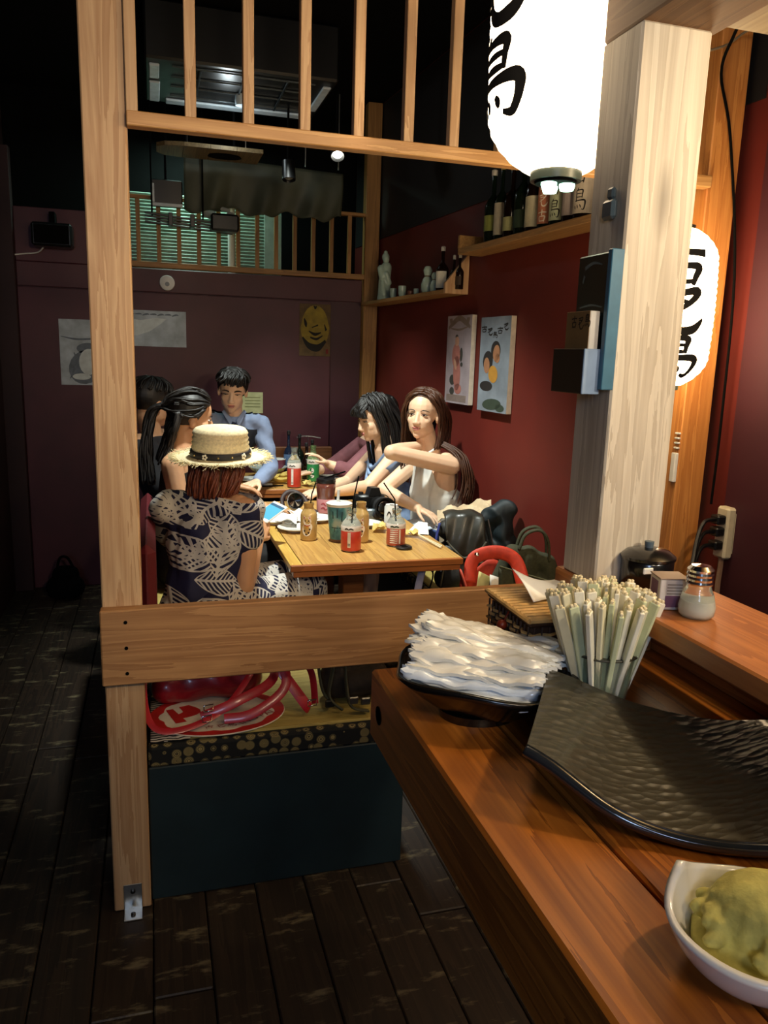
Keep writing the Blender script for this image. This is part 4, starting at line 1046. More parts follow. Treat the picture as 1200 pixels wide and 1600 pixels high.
t = thing('paper_cup', 'tall teal printed paper cup with a white lid and straw', 'cup', q)
cupm = NT('teal_print'); _v = cupm.obj((30, 30, 18)); _n = cupm.n('ShaderNodeTexNoise', {'Vector': _v, 'Scale': 1.0, 'Detail': 3}).outputs[0]
cupm.set(Base_Color=cupm.ramp(_n, [(.35, lin('2f6f86')), (.55, lin('5aa3b0')), (.7, lin('a9c6c4'))]), Roughness=.4); cupm = cupm.m
mk('cup_body', MB().lathe([(.034, .012), (.036, .012), (.050, .15), (.048, .15), (.034, .02)], L, 28), cupm, t, 50)
mk('cup_foot', MB().lathe([(.033, 0), (.036, 0), (.0365, .012), (.033, .012)], L, 28), plain('cup_brown', '6a4a34', .5), t, 50)
mk('lid', MB().lathe([(.051, .147), (.053, .150), (.053, .158), (.047, .162), (0, .163)], L, 28), white_p, t, 40)
mk('straw', MB().tube([L+Vector((-.004, .01, .163)), L+Vector((.0, .012, .21))], .006, 9), white_p, t, 40)
mb = MB()
for k, (u, v, w, h) in enumerate(((-.02, .10, .004, .03), (-.006, .105, .004, .035), (.008, .09, .004, .04), (-.025, .06, .05, .004), (-.015, .045, .003, .02))): rect2(mb, u, u+w, v, v+h, oncyl(lambda z: .036+(z-.012)*.1015, L, math.radians(-105), .001), 3)
mk('lettering', mb, plain('cup_ink', '1f4a58', .5), t)
q = T(611, 822)
t = thing('white_can', 'white can with a dark squiggle behind the small print bottle', 'can', q)
mk('can_body', MB().lathe([(.026, 0), (.032, .006), (.032, .088), (.027, .096), (.027, .099), (.024, .097), (0, .096)], q, 24), white_p, t, 40)
mb = MB(); f = oncyl(.032, q, math.radians(-110), .001)
brush(mb, [(-.02, .05, .002), (-.01, .07, .006), (.0, .055, .004), (-.006, .035, .005), (.01, .03, .003), (.016, .05, .002)], f); mk('squiggle_print', mb, ink, t)
mk('pull_tab', MB().box(q.x-.008, q.x+.008, q.y-.012, q.y+.006, q.z+.0965, q.z+.099, .001), steel, t)
q = T(631, 857)
t = thing('lens_cover', 'round black lens cap lying at the front edge of the nearer table', 'lens cap', q)
mk('cap_disc', MB().lathe([(.031, 0), (.033, .002), (.033, .008), (.030, .010), (.0, .0095)], q, 28), blackp, t, 40)
mk('grip', MB().box(q.x-.013, q.x+.013, q.y-.012, q.y-.007, q.z+.0096, q.z+.0116, .0006).box(q.x-.013, q.x+.013, q.y+.007, q.y+.012, q.z+.0096, q.z+.0116, .0006), black, t)
for k in range(2):
    a, b = T(640+4*k, 834+2*k), T(691-2*k, 856+2*k)
    tag(mk('chopstick', MB().tube([a+Vector((0, 0, .016)), b+Vector((0, 0, .006))], [.0022, .0038], 7), stk, None, 40, loc=a), 'loose pale chopstick lying on the nearer table by the folded paper', 'chopstick', 'pair of loose chopsticks')
t = thing('folded_paper', 'white folded paper cone leaning by the loose chopsticks', 'paper', T(652, 833))
q = T(652, 833); mk('paper_fold', MB().add([q+Vector(v) for v in ((-.05, .0, .004), (.05, .01, .004), (.035, -.05, .004), (.01, .02, .048), (.045, .0, .045), (-.03, -.03, .005))], [(0, 5, 3), (5, 2, 4, 3), (2, 1, 4), (0, 3, 1), (3, 4, 1), (0, 1, 2, 5)]), paper, t)
def dplate(label, q, R, m=None, grp=None):
    t = thing('plate', label, 'plate', q, grp)
    mk('plate_dish', MB().lathe([(R*.55, 0), (R*.58, .003), (R, .016), (R*1.01, .018), (R*.97, .0185), (R*.6, .007), (0, .006)], q, 30), m or white_c, t, 40)
    mk('foot', MB().lathe([(R*.5, 0), (R*.55, -.0), (R*.55, .004)], q, 24), white_c, t)
    return t
dplate('white plate in front of the crumpled napkins, left on the nearer table', T(462, 829), .078)
dplate('white plate partly behind the red striped bottle', T(572, 822), .070)
dplate('white plate under napkins at the side of the nearer table', T(430, 818), .06)
dplate('white plate among the cameras on the nearer table', Vector((.70, 3.42, .7005)), .08)
dplate('white oval plate at the table edge by the woman in the straw hat', Vector((.545, 4.56, .7005)), .085)
dplate('white plate stacked under another on the farther table beside the green bottle', Vector((1.02, 4.62, .7005)), .10)
dplate('white plate at the back of the farther table by the blurred arm', Vector((1.03, 4.79, .712)), .085)
dplate('white plate stacked on top of another beside the green bottle', Vector((1.015, 4.625, .7195)), .095)
def napkin(label, q, s, seed, m=paper, name='napkin', cat='napkin', h=.02):
    r = random.Random(seed); ph = [r.random()*6 for _ in range(5)]; an = r.random()*3
    ca, sa = math.cos(an), math.sin(an)
    def f(u, v):
        x, y = (u-.5)*s, (v-.5)*s*.7
        z = .014+h*(.5+.5*math.sin(u*7+ph[0])*math.sin(v*5+ph[1]))+.006*math.sin(u*15+v*9+ph[2])
        return q+Vector((x*ca-y*sa, x*sa+y*ca, max(.003, z)))
    t = thing(name, label, cat, q); mk('folded_sheet', MB().sheet(f, 12, 10, .0015), m, t, 40); return t
napkin('crumpled white napkin lying across the left plate on the nearer table', T(448, 822)+Vector((0, 0, .012)), .13, 1)
napkin('rolled white napkin behind the cat print bottle', T(470, 812)+Vector((0, 0, .006)), .14, 2)
napkin('white napkin spread between the phone and the cat print bottle', Vector((.60, 3.36, .702)), .15, 3, h=.012)
pe = plain('yellow_wrapper', 'd9c070', .7, var=.15)
napkin('yellow paper wrapper beside the plate on the nearer table', T(592, 830), .075, 4, pe, 'wrapper', 'wrapper')
napkin('yellow paper wrapper folded near the chopsticks', T(640, 838), .07, 5, pe, 'wrapper', 'wrapper', .012)
napkin('crumpled yellow wrapper at the front of the farther table', Vector((.84, 4.36, .701)), .09, 6, pe, 'wrapper', 'wrapper', .015)
# DSLR camera
q = Vector((.985, 3.50, .7005)); dv = Vector((.10, -1, .02)).normalized(); rv = Vector((1, .10, 0)).normalized()
def CM(a, b, c): return q+rv*a+Vector((0, 0, b))-Vector((dv.x, dv.y, 0)).normalized()*c
Mc = Matrix((rv, -dv, Vector((0, 0, 1)))).transposed().to_4x4(); Mc.translation = q
t = thing('dslr_camera', 'black camera with a big lens facing out on the nearer table', 'camera', q)
mk('body', MB().box(-.085, .055, -.03, .035, .015, .105, .010, Mc), blackp, t, 40)
mk('grip', MB().box(-.098, -.06, -.055, .02, .012, .098, .014, Mc), black, t, 40)
mk('prism_hump', MB().prism([(-.030, .100), (.034, .100), (.022, .138), (-.018, .138)], lambda a, b, d: Mc @ Vector((a, -.03+d, b)), .055), blackp, t)
R_ = dv.to_track_quat('Z', 'Y').to_matrix(); ln = CM(.012, .060, -.03)
lens = mk('lens_barrel', MB().lathe([(.036, 0), (.040, .01), (.040, .05), (.043, .055), (.047, .10), (.050, .102), (.050, .112), (.045, .112), (.042, .095), (0, .09)], ln, 32, R_), blackp, t, 40)
mk('front_glass', MB().lathe([(.041, .094), (.03, .099), (0, .102)], ln, 28, R_), plain('lens_glass', '100f12', .05, coat=1), lens, True)
mk('zoom_ring', MB().lathe([(.0445, .060), (.0465, .064), (.0465, .085), (.0455, .088)], ln, 40, R_), plain('rubber', '17181a', .8), lens)
mk('mode_dial', MB().lathe([(.012, .105), (.012, .117), (0, .118)], CM(-.06, 0, 0), 16), blackp, t, 40)
mk('strap', MB().tube(spline([CM(.05, .10, 0), CM(.075, .09, -.01), CM(.085, .045, -.03), CM(.075, .012, -.06), CM(.03, .006, -.12)]), .008, 6, flat=.25), black, t, True)
q = T(583, 813)
t = thing('compact_camera', 'small silver grey compact camera in front of the big black camera', 'camera', q)
mk('body', MB().box(q.x-.045, q.x+.045, q.y-.014, q.y+.016, q.z, q.z+.055, .007), plain('silver_grey', '7d8a90', .3, .7), t, 40)
mk('lens', MB().lathe([(.018, 0), (.019, .012), (.014, .014), (0, .011)], q+Vector((.012, -.014, .028)), 20, R90), blackp, t, 40)
mk('shutter', MB().lathe([(.006, .055), (.006, .059), (0, .06)], q+Vector((-.03, 0, 0)), 12), steel, t)
q = Vector((.640, 3.62, .7005))
t = thing('lens_pouch', 'black glossy lens lying in a dark strap at the far left of the nearer table', 'lens', q)
mk('barrel', MB().lathe([(.030, 0), (.036, .01), (.036, .06), (.041, .066), (.041, .10), (.036, .10), (.03, .09), (0, .085)], q+Vector((-.01, .05, .045)), 26, Matrix.Rotation(1.35, 3, 'X')), plain('gloss_black', '0b0b0c', .12, coat=.8), t, 40)
mk('ring', MB().lathe([(.0365, .03), (.038, .032), (.038, .042), (.0365, .044)], q+Vector((-.01, .05, .045)), 26, Matrix.Rotation(1.35, 3, 'X')), steel, t, 40)
mk('strap', MB().tube(spline([q+Vector(v) for v in ((-.06, -.05, .01), (-.065, 0, .07), (-.02, .03, .10), (.03, .0, .08), (.06, -.06, .03), (.10, -.08, .008))]), .012, 6, flat=.2), plain('strap_brown', '2a1512', .6), t, True)
q = Vector((.772, 3.56, .7005))
t = thing('sauce_jar', 'brown jar with a pink label and black lid behind the teal cup', 'jar', q)
mk('jar_body', MB().lathe([(.038, 0), (.042, .006), (.042, .10), (.046, .13), (.046, .15), (.04, .155)], q, 24), plain('sauce_brown', '6a3a30', .15, coat=.6), t, 50)
mk('label', MB().lathe([(.0425, .012), (.0428, .015), (.0428, .075), (.0425, .078)], q, 24), plain('label_pink', 'c98a8e', .5), t, 50)
mb = MB()
for k in range(2): brush(mb, [(-.02, .055-.02*k, .003), (-.008, .06-.02*k, .008), (.002, .05-.02*k, .005), (.014, .057-.02*k, .006)], oncyl(.0428, q, math.radians(-105), .001), 4)
mk('lettering', mb, plain('label_redink', 'a04048', .6), t)
mk('lid', MB().lathe([(.046, .155), (.047, .158), (.045, .172), (0, .173)], q, 24), blackp, t, 40)
mk('straw', MB().tube([q+Vector((-.01, 0, .172)), q+Vector((.10, .03, .20))], .004, 7), black, t)
napkin('foil scrap beside the pink labelled jar', Vector((.87, 3.58, .701)), .07, 8, plain('foil', '8d9a94', .25, .8), 'foil', 'foil', .03)
# farther table
for i, (x, y, H, R, g, lab, d) in enumerate(((.80, 4.80, .26, .030, plain('blue_glass', '26324a', .1, trans=.3), '5a7aa6', 'tall dark bottle with a blue label at the back of the farther table'), (.865, 4.78, .24, .030, g_green, None, 'dark green bottle without label near the blue labelled bottle'), (.878, 4.62, .205, .027, g_brown, None, 'slim dark bottle right behind the red labelled bottle'), (.93, 4.70, .215, .028, g_green, '4c5a50', 'dark bottle between the slim bottle and the green soda'))):
    shelf_bottle('beer_bottle', d, Vector((x, y, .7005)), R, H, g, 1, (.05, .13), lab, math.radians(-105), 0, '2a2a2c', None, 1.2)
q = Vector((.735, 4.78, .7005))
t = thing('pink_cup', 'pink printed paper cup beside the hat brim on the farther table', 'cup', q)
mk('cup_body', MB().lathe([(.028, 0), (.030, .002), (.042, .10), (.0435, .102), (.041, .10), (.028, .01)], q, 24), plain('cup_pink', 'a04a62', .5, var=.25, scale=25), t, 50)
mk('cup_rim', MB().lathe([(.042, .098), (.0445, .101), (.042, .105), (.041, .101)], q, 24), white_p, t, 50)
q = Vector((.66, 4.72, .7005))
t = thing('pale_bowl', 'wide pale grey bowl at the farther table beside the hat brim', 'bowl', q)
mk('bowl_body', MB().lathe([(.04, 0), (.045, .006), (.10, .045), (.115, .062), (.117, .064), (.112, .062), (.05, .014), (0, .01)], q, 30), plain('bowl_grey', 'a9b3ae', .3), t, 50)
mk('foot_ring', MB().lathe([(.036, 0), (.044, 0), (.044, .006)], q, 24), plain('bowl_grey', 'a9b3ae', .3), t)
for k, (x, y, a) in enumerate(((.64, 4.50, .3), (.70, 4.46, -.2), (.72, 4.60, .6))):
    q = Vector((x, y, .702))
    def pod(u, v, q=q, a=a):
        l = (u-.5)*.13; w = .035*math.sin(u*PI)**.8*(v-.5)*2
        return q+Vector((l*math.cos(a)-w*math.sin(a), l*math.sin(a)+w*math.cos(a), .006+.030*abs(v-.5)**1.4*2+.02*(abs(u-.5)*2)**2))
    t = thing('fruit_peel', ('curved yellow peel at the front of the peels on the farther table', 'yellow peel lying nearest the red labelled bottle', 'pale yellow peel at the back beside the grey bowl')[k], 'peel', q)
    mk('peel_skin', MB().sheet(pod, 14, 8, .004), plain('peel_yellow', 'c9ac52', .6, var=.2), t, True)
    mk('peel_tip', MB().ell(q+Vector((.062*math.cos(a), .062*math.sin(a), .027)), (.005,)*3, None, 8, 6), plain('peel_tip', '6a5a2c', .7), t)
q = Vector((.58, 4.40, .7005))
t = thing('chopstick_wrapper', 'white paper chopstick wrapper at the front of the farther table', 'wrapper', q)
mk('wrapper_sheet', MB().box(q.x-.09, q.x+.06, q.y-.012, q.y+.014, q.z, q.z+.008, .002, None), paper, t)
mk('fold', MB().box(q.x+.03, q.x+.062, q.y-.013, q.y+.015, q.z+.008, q.z+.010, .001), paper, t)
for k in range(2): tag(mk('chopstick', MB().tube([(.47, 4.345+.012*k, .7045), (.70, 4.365+.012*k, .7045)], [.004, .0026], 7), black, None, 40, loc=(.58, 4.35, .7)), 'black chopstick lying along the front of the farther table', 'chopstick', 'pair of black chopsticks')
q = Vector((.93, 4.84, .7005))
t = thing('wire_stand', 'thin steel wire stand with a cross bar at the back of the farther table', 'stand', q)
mk('stem', MB().tube([q+Vector((0, 0, .002)), q+Vector((0, 0, .235))], .003, 7), steel, t)
mk('cross_bar', MB().tube(spline([q+Vector((-.075, -.01, .228)), q+Vector((-.03, 0, .237)), q+Vector((.02, 0, .235)), q+Vector((.08, .0, .226))]), .0035, 7), steel, t)
mk('foot', MB().lathe([(.03, 0), (.032, .003), (.006, .006), (0, .006)], q, 18), steel, t)

# ------------------------------------------------------------------ bags
def VB(c):
    c = Vector(c); r = Vector((math.cos(YAW), -math.sin(YAW), 0)); f = Vector((math.sin(YAW), math.cos(YAW), 0))
    return lambda a, b, d=0: c+r*a+Vector((0, 0, b))+f*d
olive = plain('olive_canvas', '383a26', .85, var=.25, scale=90, bump=.3)
_k = VB((1.40, 2.69, .455)); k = lambda a, b, d=0: _k(a*1.05, b*1.32, d)
t = thing('olive_briefcase', 'olive canvas briefcase with rounded handles against the red wall', 'bag', k(0, 0))
mb = MB()
for a0, b0, a1, b1, r in ((-.09, .05, .10, .05, .045), (-.085, .12, .10, .10, .042), (-.06, .19, .065, .165, .035), (-.11, .09, -.06, .19, .035), (.11, .07, .07, .16, .04), (0, .05, 0, .18, .045)): mb.cap(k(a0, b0), r, k(a1, b1), r)
soft('bag_body', mb, olive, t, .007, 6)
mk('front_pocket', MB().sheet(lambda u, v: k(-.115+.225*u, .035+.115*v-.045*u*v+.006, -.055-.006*math.sin(u*PI)), 12, 6, .008), olive, t, True)
mk('pocket_seam', MB().tube([k(-.112, .158, -.060), k(0, .135, -.068), k(.112, .110, -.060)], .003, 6), plain('olive_trim', '59573c', .8), t)
for d in (-.03, .03): mk('handle', MB().tube(spline([k(-.04, .205, d), k(-.02, .25, d), (k(.03, .265, d)), k(.065, .235, d), k(.075, .17, d)]), .009, 8, flat=.6), olive, t, True)
mk('buckle', MB().box(*(lambda p: (p.x-.012, p.x+.012, p.y-.006, p.y+.002, p.z-.008, p.z+.008))(k(-.085, .19, -.045)), .002), brass, t)
dk = plain('grey_nylon', '2a2a26', .55, var=.25, scale=40, bump=.3); navy = plain('dark_teal_nylon', '0f1d22', .6, var=.3, scale=25, bump=.3)
_k = VB((1.262, 3.03, .455)); k = lambda a, b, d=0: _k(a, b*1.13, d)
t = thing('grey_backpack', 'dark grey shiny rucksack with a rounded flap on the wall bench', 'bag', k(0, 0))
mb = MB()
for a0, b0, a1, b1, r in ((-.07, .05, .08, .05, .05), (-.07, .15, .07, .17, .05), (-.07, .24, .05, .26, .045), (0, .06, 0, .25, .06)): mb.cap(k(a0, b0), r, k(a1, b1), r)
soft('bag_body', mb, dk, t, .007, 6)
def flap(u, v):
    a = -.088+.165*u; e = 1-.5*(2*u-1)**2
    if v < .35: return k(a, .295+.012*math.sin(u*PI)+.010*math.sin(v/.35*PI)+.004*math.sin(u*11), .045-.10*v/.35)
    w_ = (v-.35)/.65; return k(a+.01*w_, .295+.012*math.sin(u*PI)-.15*w_*e+.005*math.sin(u*13+v*5), -.055-.035*math.sin(min(1, w_*1.25)*PI/2)+.004*math.sin(u*15+v*7))
mk('flap', MB().sheet(flap, 20, 20, .008), plain('grey_flap', '2c2c25', .45, coat=.15, var=.3, scale=22, bump=.4), t, True)
mk('flap_piping', MB().tube([flap(u/16, 1)+Vector((0, -.006, 0)) for u in range(17)], .004, 6), plain('piping', '5b5b50', .5), t)
mk('front_pocket', MB().sheet(lambda u, v: k(-.09+.19*u, .02+.11*v, -.075-.02*math.sin(u*PI)*math.sin(v*PI)), 12, 8, .012), dk, t, True)
mk('strap', MB().tube(spline([k(-.075, .19, -.08), k(-.085, .12, -.10), k(-.095, .04, -.085)]), .010, 7, flat=.35), plain('strap_tan', '6a6552', .6), t, True)
mk('blue_strap', MB().tube(spline([k(-.105, .27, -.03), k(-.12, .20, -.05), k(-.115, .14, -.06), k(-.13, .09, -.07)]), .011, 7, flat=.4), plain('blue_webbing', '22307a', .6), t, True)
mk('teal_charm', MB().box(*(lambda p: (p.x-.014, p.x+.014, p.y-.008, p.y, p.z-.018, p.z+.014))(k(.04, .075, -.115)), .005), plain('teal_tag', '4f8d96', .5), t)
_k3 = VB((1.415, 3.03, .455)); k = lambda a, b, d=0: _k3(a, b*1.2, d)
t = thing('dark_jacket', 'dark teal jacket slumped upright beside the grey rucksack', 'jacket', k(0, 0))
mb = MB()
for a0, b0, a1, b1, r in ((-.03, .05, .05, .05, .05), (-.03, .15, .05, .17, .05), (-.035, .27, .04, .30, .042), (.03, .06, .03, .30, .045), (-.05, .26, -.02, .10, .03)): mb.cap(k(a0, b0), r, k(a1, b1), r)
soft('jacket_cloth', mb, navy, t, .007, 4, shape=lambda v: v+Vector((.006*math.sin(v.z*60+v.x*40), .008*math.sin(v.x*70+v.z*25), 0)))
mk('zip', MB().tube(spline([k(-.045, .27, -.055), k(-.02, .18, -.065), k(.0, .08, -.06)]), .003, 6), steel, t)
pb_ = plain('kraft_cream', 'cdb896', .8, var=.1)
t = thing('paper_bag', 'crumpled cream paper bag lying behind the grey rucksack', 'bag', k(-.1, .25))
k2 = VB((1.32, 3.16, .455))
mk('bag_sheet', MB().sheet(lambda u, v: k2(-.12+.24*u, .27+.07*v*(.5+.7*u)+.035*abs(math.sin(u*5.2+.3))*(1-.4*v)+.008*math.sin(u*23+v*9), -.03+.10*v-.03*math.sin(u*7)+.008*math.sin(u*17+v*11)), 16, 8, .003), pb_, t, 40)
mk('bag_body', MB().box(*(lambda p: (p.x-.10, p.x+.10, p.y-.03, p.y+.05, .456, .70))(k2(0, 0, .02)), .01), pb_, t)
red = plain('red_fabric', 'c4361c', .6, var=.15, scale=50, bump=.2)
k = VB((1.262, 2.70, .455))
t = thing('red_tote', 'open bright red tote bag with papers inside on the wall bench', 'bag', k(0, 0))
def tote(u, v):
    a = 2*PI*u; r = 1+.06*math.sin(3*a+v*4)
    return k(.125*math.cos(a)*(.8+.2*v)*r, .008+(.125+.055*math.sin(a))*v-.012*v*math.cos(2*a)+.012*v*math.sin(5*a), .065*math.sin(a)*(.8+.2*v)*r)
mk('tote_body', MB().sheet(tote, 40, 10, .005), red, t, True)
mk('base', MB().lathe([(0, 0), (.10, 0), (.105, .012), (0, .012)], k(0, .002), 28, Matrix.Rotation(-YAW, 3, 'Z'), sy=.55), red, t)
mk('handle', MB().tube(spline([k(-.10, .15, -.06), k(-.085, .235, -.03), k(0, .262, -.02), k(.075, .235, -.03), k(.11, .14, -.06)], 7), .028, 10, flat=.30, up=(0, 1, 0)), red, t, True)
mk('strap', MB().tube(spline([k(-.12, .13, -.05), k(-.135, .19, -.07), k(-.11, .12, -.10), k(-.10, .05, -.085)], 6), .018, 8, flat=.3), plain('coral_strap', 'b9442e', .6), t, True)
mk('clasp', MB().lathe([(.010, 0), (.012, .004), (.008, .012), (0, .013)], k(-.075, .25, -.03), 12), chrome, t, 40)
for kk, (a, b, m_, w_, d_) in enumerate(((-.045, .02, plain('note_yellow', 'cfc98a', .8), .07, 'yellow green leaflet standing in the open red tote'), (.035, -.01, paper, .10, 'white papers standing in the open red tote'))):
    q = k(a, .03, b)
    tag(mk('leaflet', MB().sheet(lambda u, v: q+Vector(((u-.5)*w_+.03*v*(.5-kk), -.02+.02*u, .15*v*(1-.25*u))), 5, 4, .002), m_, None, True, q), d_, 'leaflet')
# on the front bench
rl = plain('red_leather', '8c1420', .35, coat=.3, var=.15, scale=40, bump=.2); rs = plain('red_strap', 'a81a26', .35, coat=.3, var=.1)
BZ = .4525
t = thing('shoulder_bag', 'red leather shoulder bag with looping straps on the booth bench', 'bag', (.14, 2.16, BZ))
mb = MB()
mb.cap((.02, 2.17, BZ+.05), .05, (.24, 2.17, BZ+.06), .05).cap((.0, 2.18, BZ+.12), .05, (.27, 2.16, BZ+.13), .05).cap((.03, 2.18, BZ+.19), .045, (.24, 2.18, BZ+.19), .045)
soft('bag_body', mb, rl, t, .007, 5, shape=lambda v: v+Vector((0, .006*math.sin(v.x*38+v.z*22), .004*math.sin(v.x*55))))
mk('zip', MB().tube(spline([(.16, 2.095, BZ+.20), (.20, 2.09, BZ+.15), (.235, 2.09, BZ+.11)]), .005, 6, flat=.5), steel, t)
def strap(pts, w=.014): mk('strap', MB().tube(spline(pts, 8), w*.78, 8, flat=.13, up=(0, 1, -.55)), rs, t, 35)
strap([(-.03, 2.14, BZ+.20), (-.045, 2.03, BZ+.10), (-.02, 1.96, BZ+.03), (.06, 1.955, BZ+.022), (.16, 1.99, BZ+.05), (.24, 2.05, BZ+.12), (.28, 2.12, BZ+.17)], .011)
strap([(.10, 1.985, BZ+.035), (.20, 1.99, BZ+.07), (.30, 2.03, BZ+.11), (.30, 2.10, BZ+.19)], .017)
strap([(.16, 1.975, BZ+.028), (.24, 1.97, BZ+.04), (.33, 2.0, BZ+.10), (.31, 2.06, BZ+.20)], .017)
strap([(.28, 2.08, BZ+.18), (.34, 2.03, BZ+.10), (.39, 2.00, BZ+.03), (.40, 2.01, BZ+.02)], .019)
strap([(.33, 2.11, BZ+.14), (.365, 2.08, BZ+.17), (.41, 2.05, BZ+.11), (.415, 2.01, BZ+.03)], .014)
for p in ((.12, 1.98, BZ+.055), (.115, 1.965, BZ+.032), (.335, 2.10, BZ+.165), (.405, 2.0, BZ+.032)):
    mk('buckle', MB().tube([(p[0]-.012, p[1], p[2]-.004), (p[0]+.012, p[1], p[2]-.002), (p[0]+.012, p[1]+.004, p[2]+.014), (p[0]-.012, p[1]+.004, p[2]+.012), (p[0]-.012, p[1], p[2]-.004)], .0022, 6), chrome, t, True)
FCx, FCy = .15, 2.065
t = thing('paper_fan', 'round paper fan with a red border under the red shoulder bag', 'fan', (FCx, FCy, BZ))
mk('fan_sheet', MB().lathe([(0, .002), (.185, .002), (.187, .004), (.185, .006), (0, .006)], (FCx, FCy, BZ), 48, sy=.72), plain('fan_white', 'd6cdb8', .7), t)
def fanp(e): return lambda u, v: Vector((FCx+u, FCy+v*.72, BZ+.006+e))
mb = MB()
for i in range(48):
    a0, a1 = 2*PI*i/48, 2*PI*(i+1)/48
    r0 = .185; ra = .148+.012*abs(math.sin(a0*5.5)); rb = .148+.012*abs(math.sin(a1*5.5))
    mb.add([fanp(.0006)(r*math.cos(a), r*math.sin(a)) for r, a in ((ra, a0), (r0, a0), (r0, a1), (rb, a1))], [(0, 1, 2, 3)])
fr = plain('fan_red', 'b01c18', .6)
bd = mk('red_border', mb, fr, t)
mb = MB()
brush(mb, [(-.12, -.02, .03), (-.07, .02, .05), (-.09, .08, .03)], fanp(.0008)); brush(mb, [(-.13, .06, .02), (-.10, -.06, .03)], fanp(.0009)); mk('red_motif', mb, fr, t)
vs, fs = text_mesh('ING PAI', .036)
rot = Matrix.Rotation(math.radians(38), 3, 'Z')
mk('lettering', MB().add([fanp(.0010)(.108+(rot @ v).x, -.085+(rot @ v).y) for v in vs], fs), plain('fan_redink', '8f2a20', .7), t)
mb = MB()
for g in range(3):
    for st in GL[g]: brush(mb, [(-.03+.03*g+u*.026, -.13+v*.024, w*.02) for u, v, w in st], fanp(.0010), 3)
mk('lettering', mb, bpy.data.materials['fan_redink'], t)
mb = MB()
for i in range(9): brush(mb, [(.045+.008*i, -.10+.009*i, .002), (.05+.008*i, -.09+.01*i, .008), (.058+.008*i, -.085+.011*i, .002)], fanp(.0011), 3)
mk('dark_motif', mb, plain('fan_dark', '1f1a16', .7), t)
t = thing('striped_cloth', 'black and white striped cloth under the fan at the bench end', 'cloth', (.03, 2.02, BZ))
stp = NT('zebra_cloth'); _w = stp.n('ShaderNodeTexWave', {'Vector': stp.obj((1, 1, 1), rnd=False), 'Scale': 26.0, 'Distortion': 5.0, 'Detail': 2.0}, bands_direction='Y').outputs[0]
stp.set(Base_Color=stp.ramp(_w, [(.42, lin('0c0b0b')), (.5, lin('c9c3b4'))]), Roughness=.85); stp = stp.m
mk('cloth_sheet', MB().sheet(lambda u, v: (-.03+.16*u, 1.945+.24*v, BZ+.0008+.0006*math.sin(u*9)*math.sin(v*7)), 10, 12, .0012), stp, t, True)
mk('fringe', MB().sheet(lambda u, v: (-.03+.10*u, 1.936+.010*v, BZ+.0008), 8, 2, .0012), stp, t)
ob = plain('brown_canvas', '33281a', .85, var=.25, scale=60, bump=.3)
t = thing('brown_rucksack', 'brown canvas rucksack with olive straps on the booth bench end', 'bag', (.56, 2.12, BZ))
mb = MB()
mb.cap((.50, 2.10, BZ+.06), .058, (.60, 2.10, BZ+.06), .056).cap((.50, 2.11, BZ+.16), .058, (.60, 2.11, BZ+.16), .056).cap((.51, 2.12, BZ+.25), .05, (.60, 2.12, BZ+.25), .05).cap((.53, 2.05, BZ+.06), .04, (.60, 2.05, BZ+.08), .04)
soft('bag_body', mb, ob, t, .007, 5)
ol = plain('olive_webbing', '4c4930', .8)
for pts in ([(.44, 2.12, BZ+.26), (.43, 2.06, BZ+.16), (.44, 2.03, BZ+.06), (.47, 2.02, BZ+.02)], [(.46, 2.06, BZ+.24), (.47, 2.03, BZ+.14), (.455, 2.01, BZ+.05), (.49, 1.99, BZ+.012)], [(.505, 2.05, BZ+.20), (.50, 2.00, BZ+.10), (.51, 1.975, BZ+.03), (.56, 1.975, BZ+.010)]):
    mk('strap', MB().tube(spline(pts, 8), .014, 8, flat=.3, up=(1, 0, 0)), ol, t, True)
for p in ((.455, 2.0, BZ+.03), (.515, 1.965, BZ+.05), (.555, 1.985, BZ+.035)): mk('buckle', MB().box(p[0]-.014, p[0]+.014, p[1]-.006, p[1]+.004, p[2]-.01, p[2]+.012, .003), blackp if p[0] < .5 else steel, t)
t = thing('floor_bag', 'small dark bag on the aisle floor by the far wall', 'bag', (-.52, 4.7, 0))
soft('bag_body', MB().cap((-.56, 4.7, .07), .07, (-.48, 4.7, .07), .07).cap((-.54, 4.7, .15), .05, (-.49, 4.7, .15), .05), black, t, .01, 4)
mk('handle', MB().tube(spline([(-.56, 4.69, .18), (-.54, 4.68, .25), (-.50, 4.68, .25), (-.47, 4.69, .18)]), .008, 7), black, t)
t = thing('hanging_ribbon', 'pale lilac strap hanging beneath the nearer table', 'strap', (.98, 2.74, .65))
mk('ribbon', MB().sheet(lambda u, v: (.965+.030*u-.04*v, 2.735+.004*math.sin(v*6), .652-.20*v), 3, 10, .002), plain('lilac', '8f90b0', .7), t, True)
mk('loop', MB().tube(spline([(.985, 2.735, .655), (1.02, 2.73, .63), (1.0, 2.728, .56), (.95, 2.73, .53)]), .003, 6), black, t)
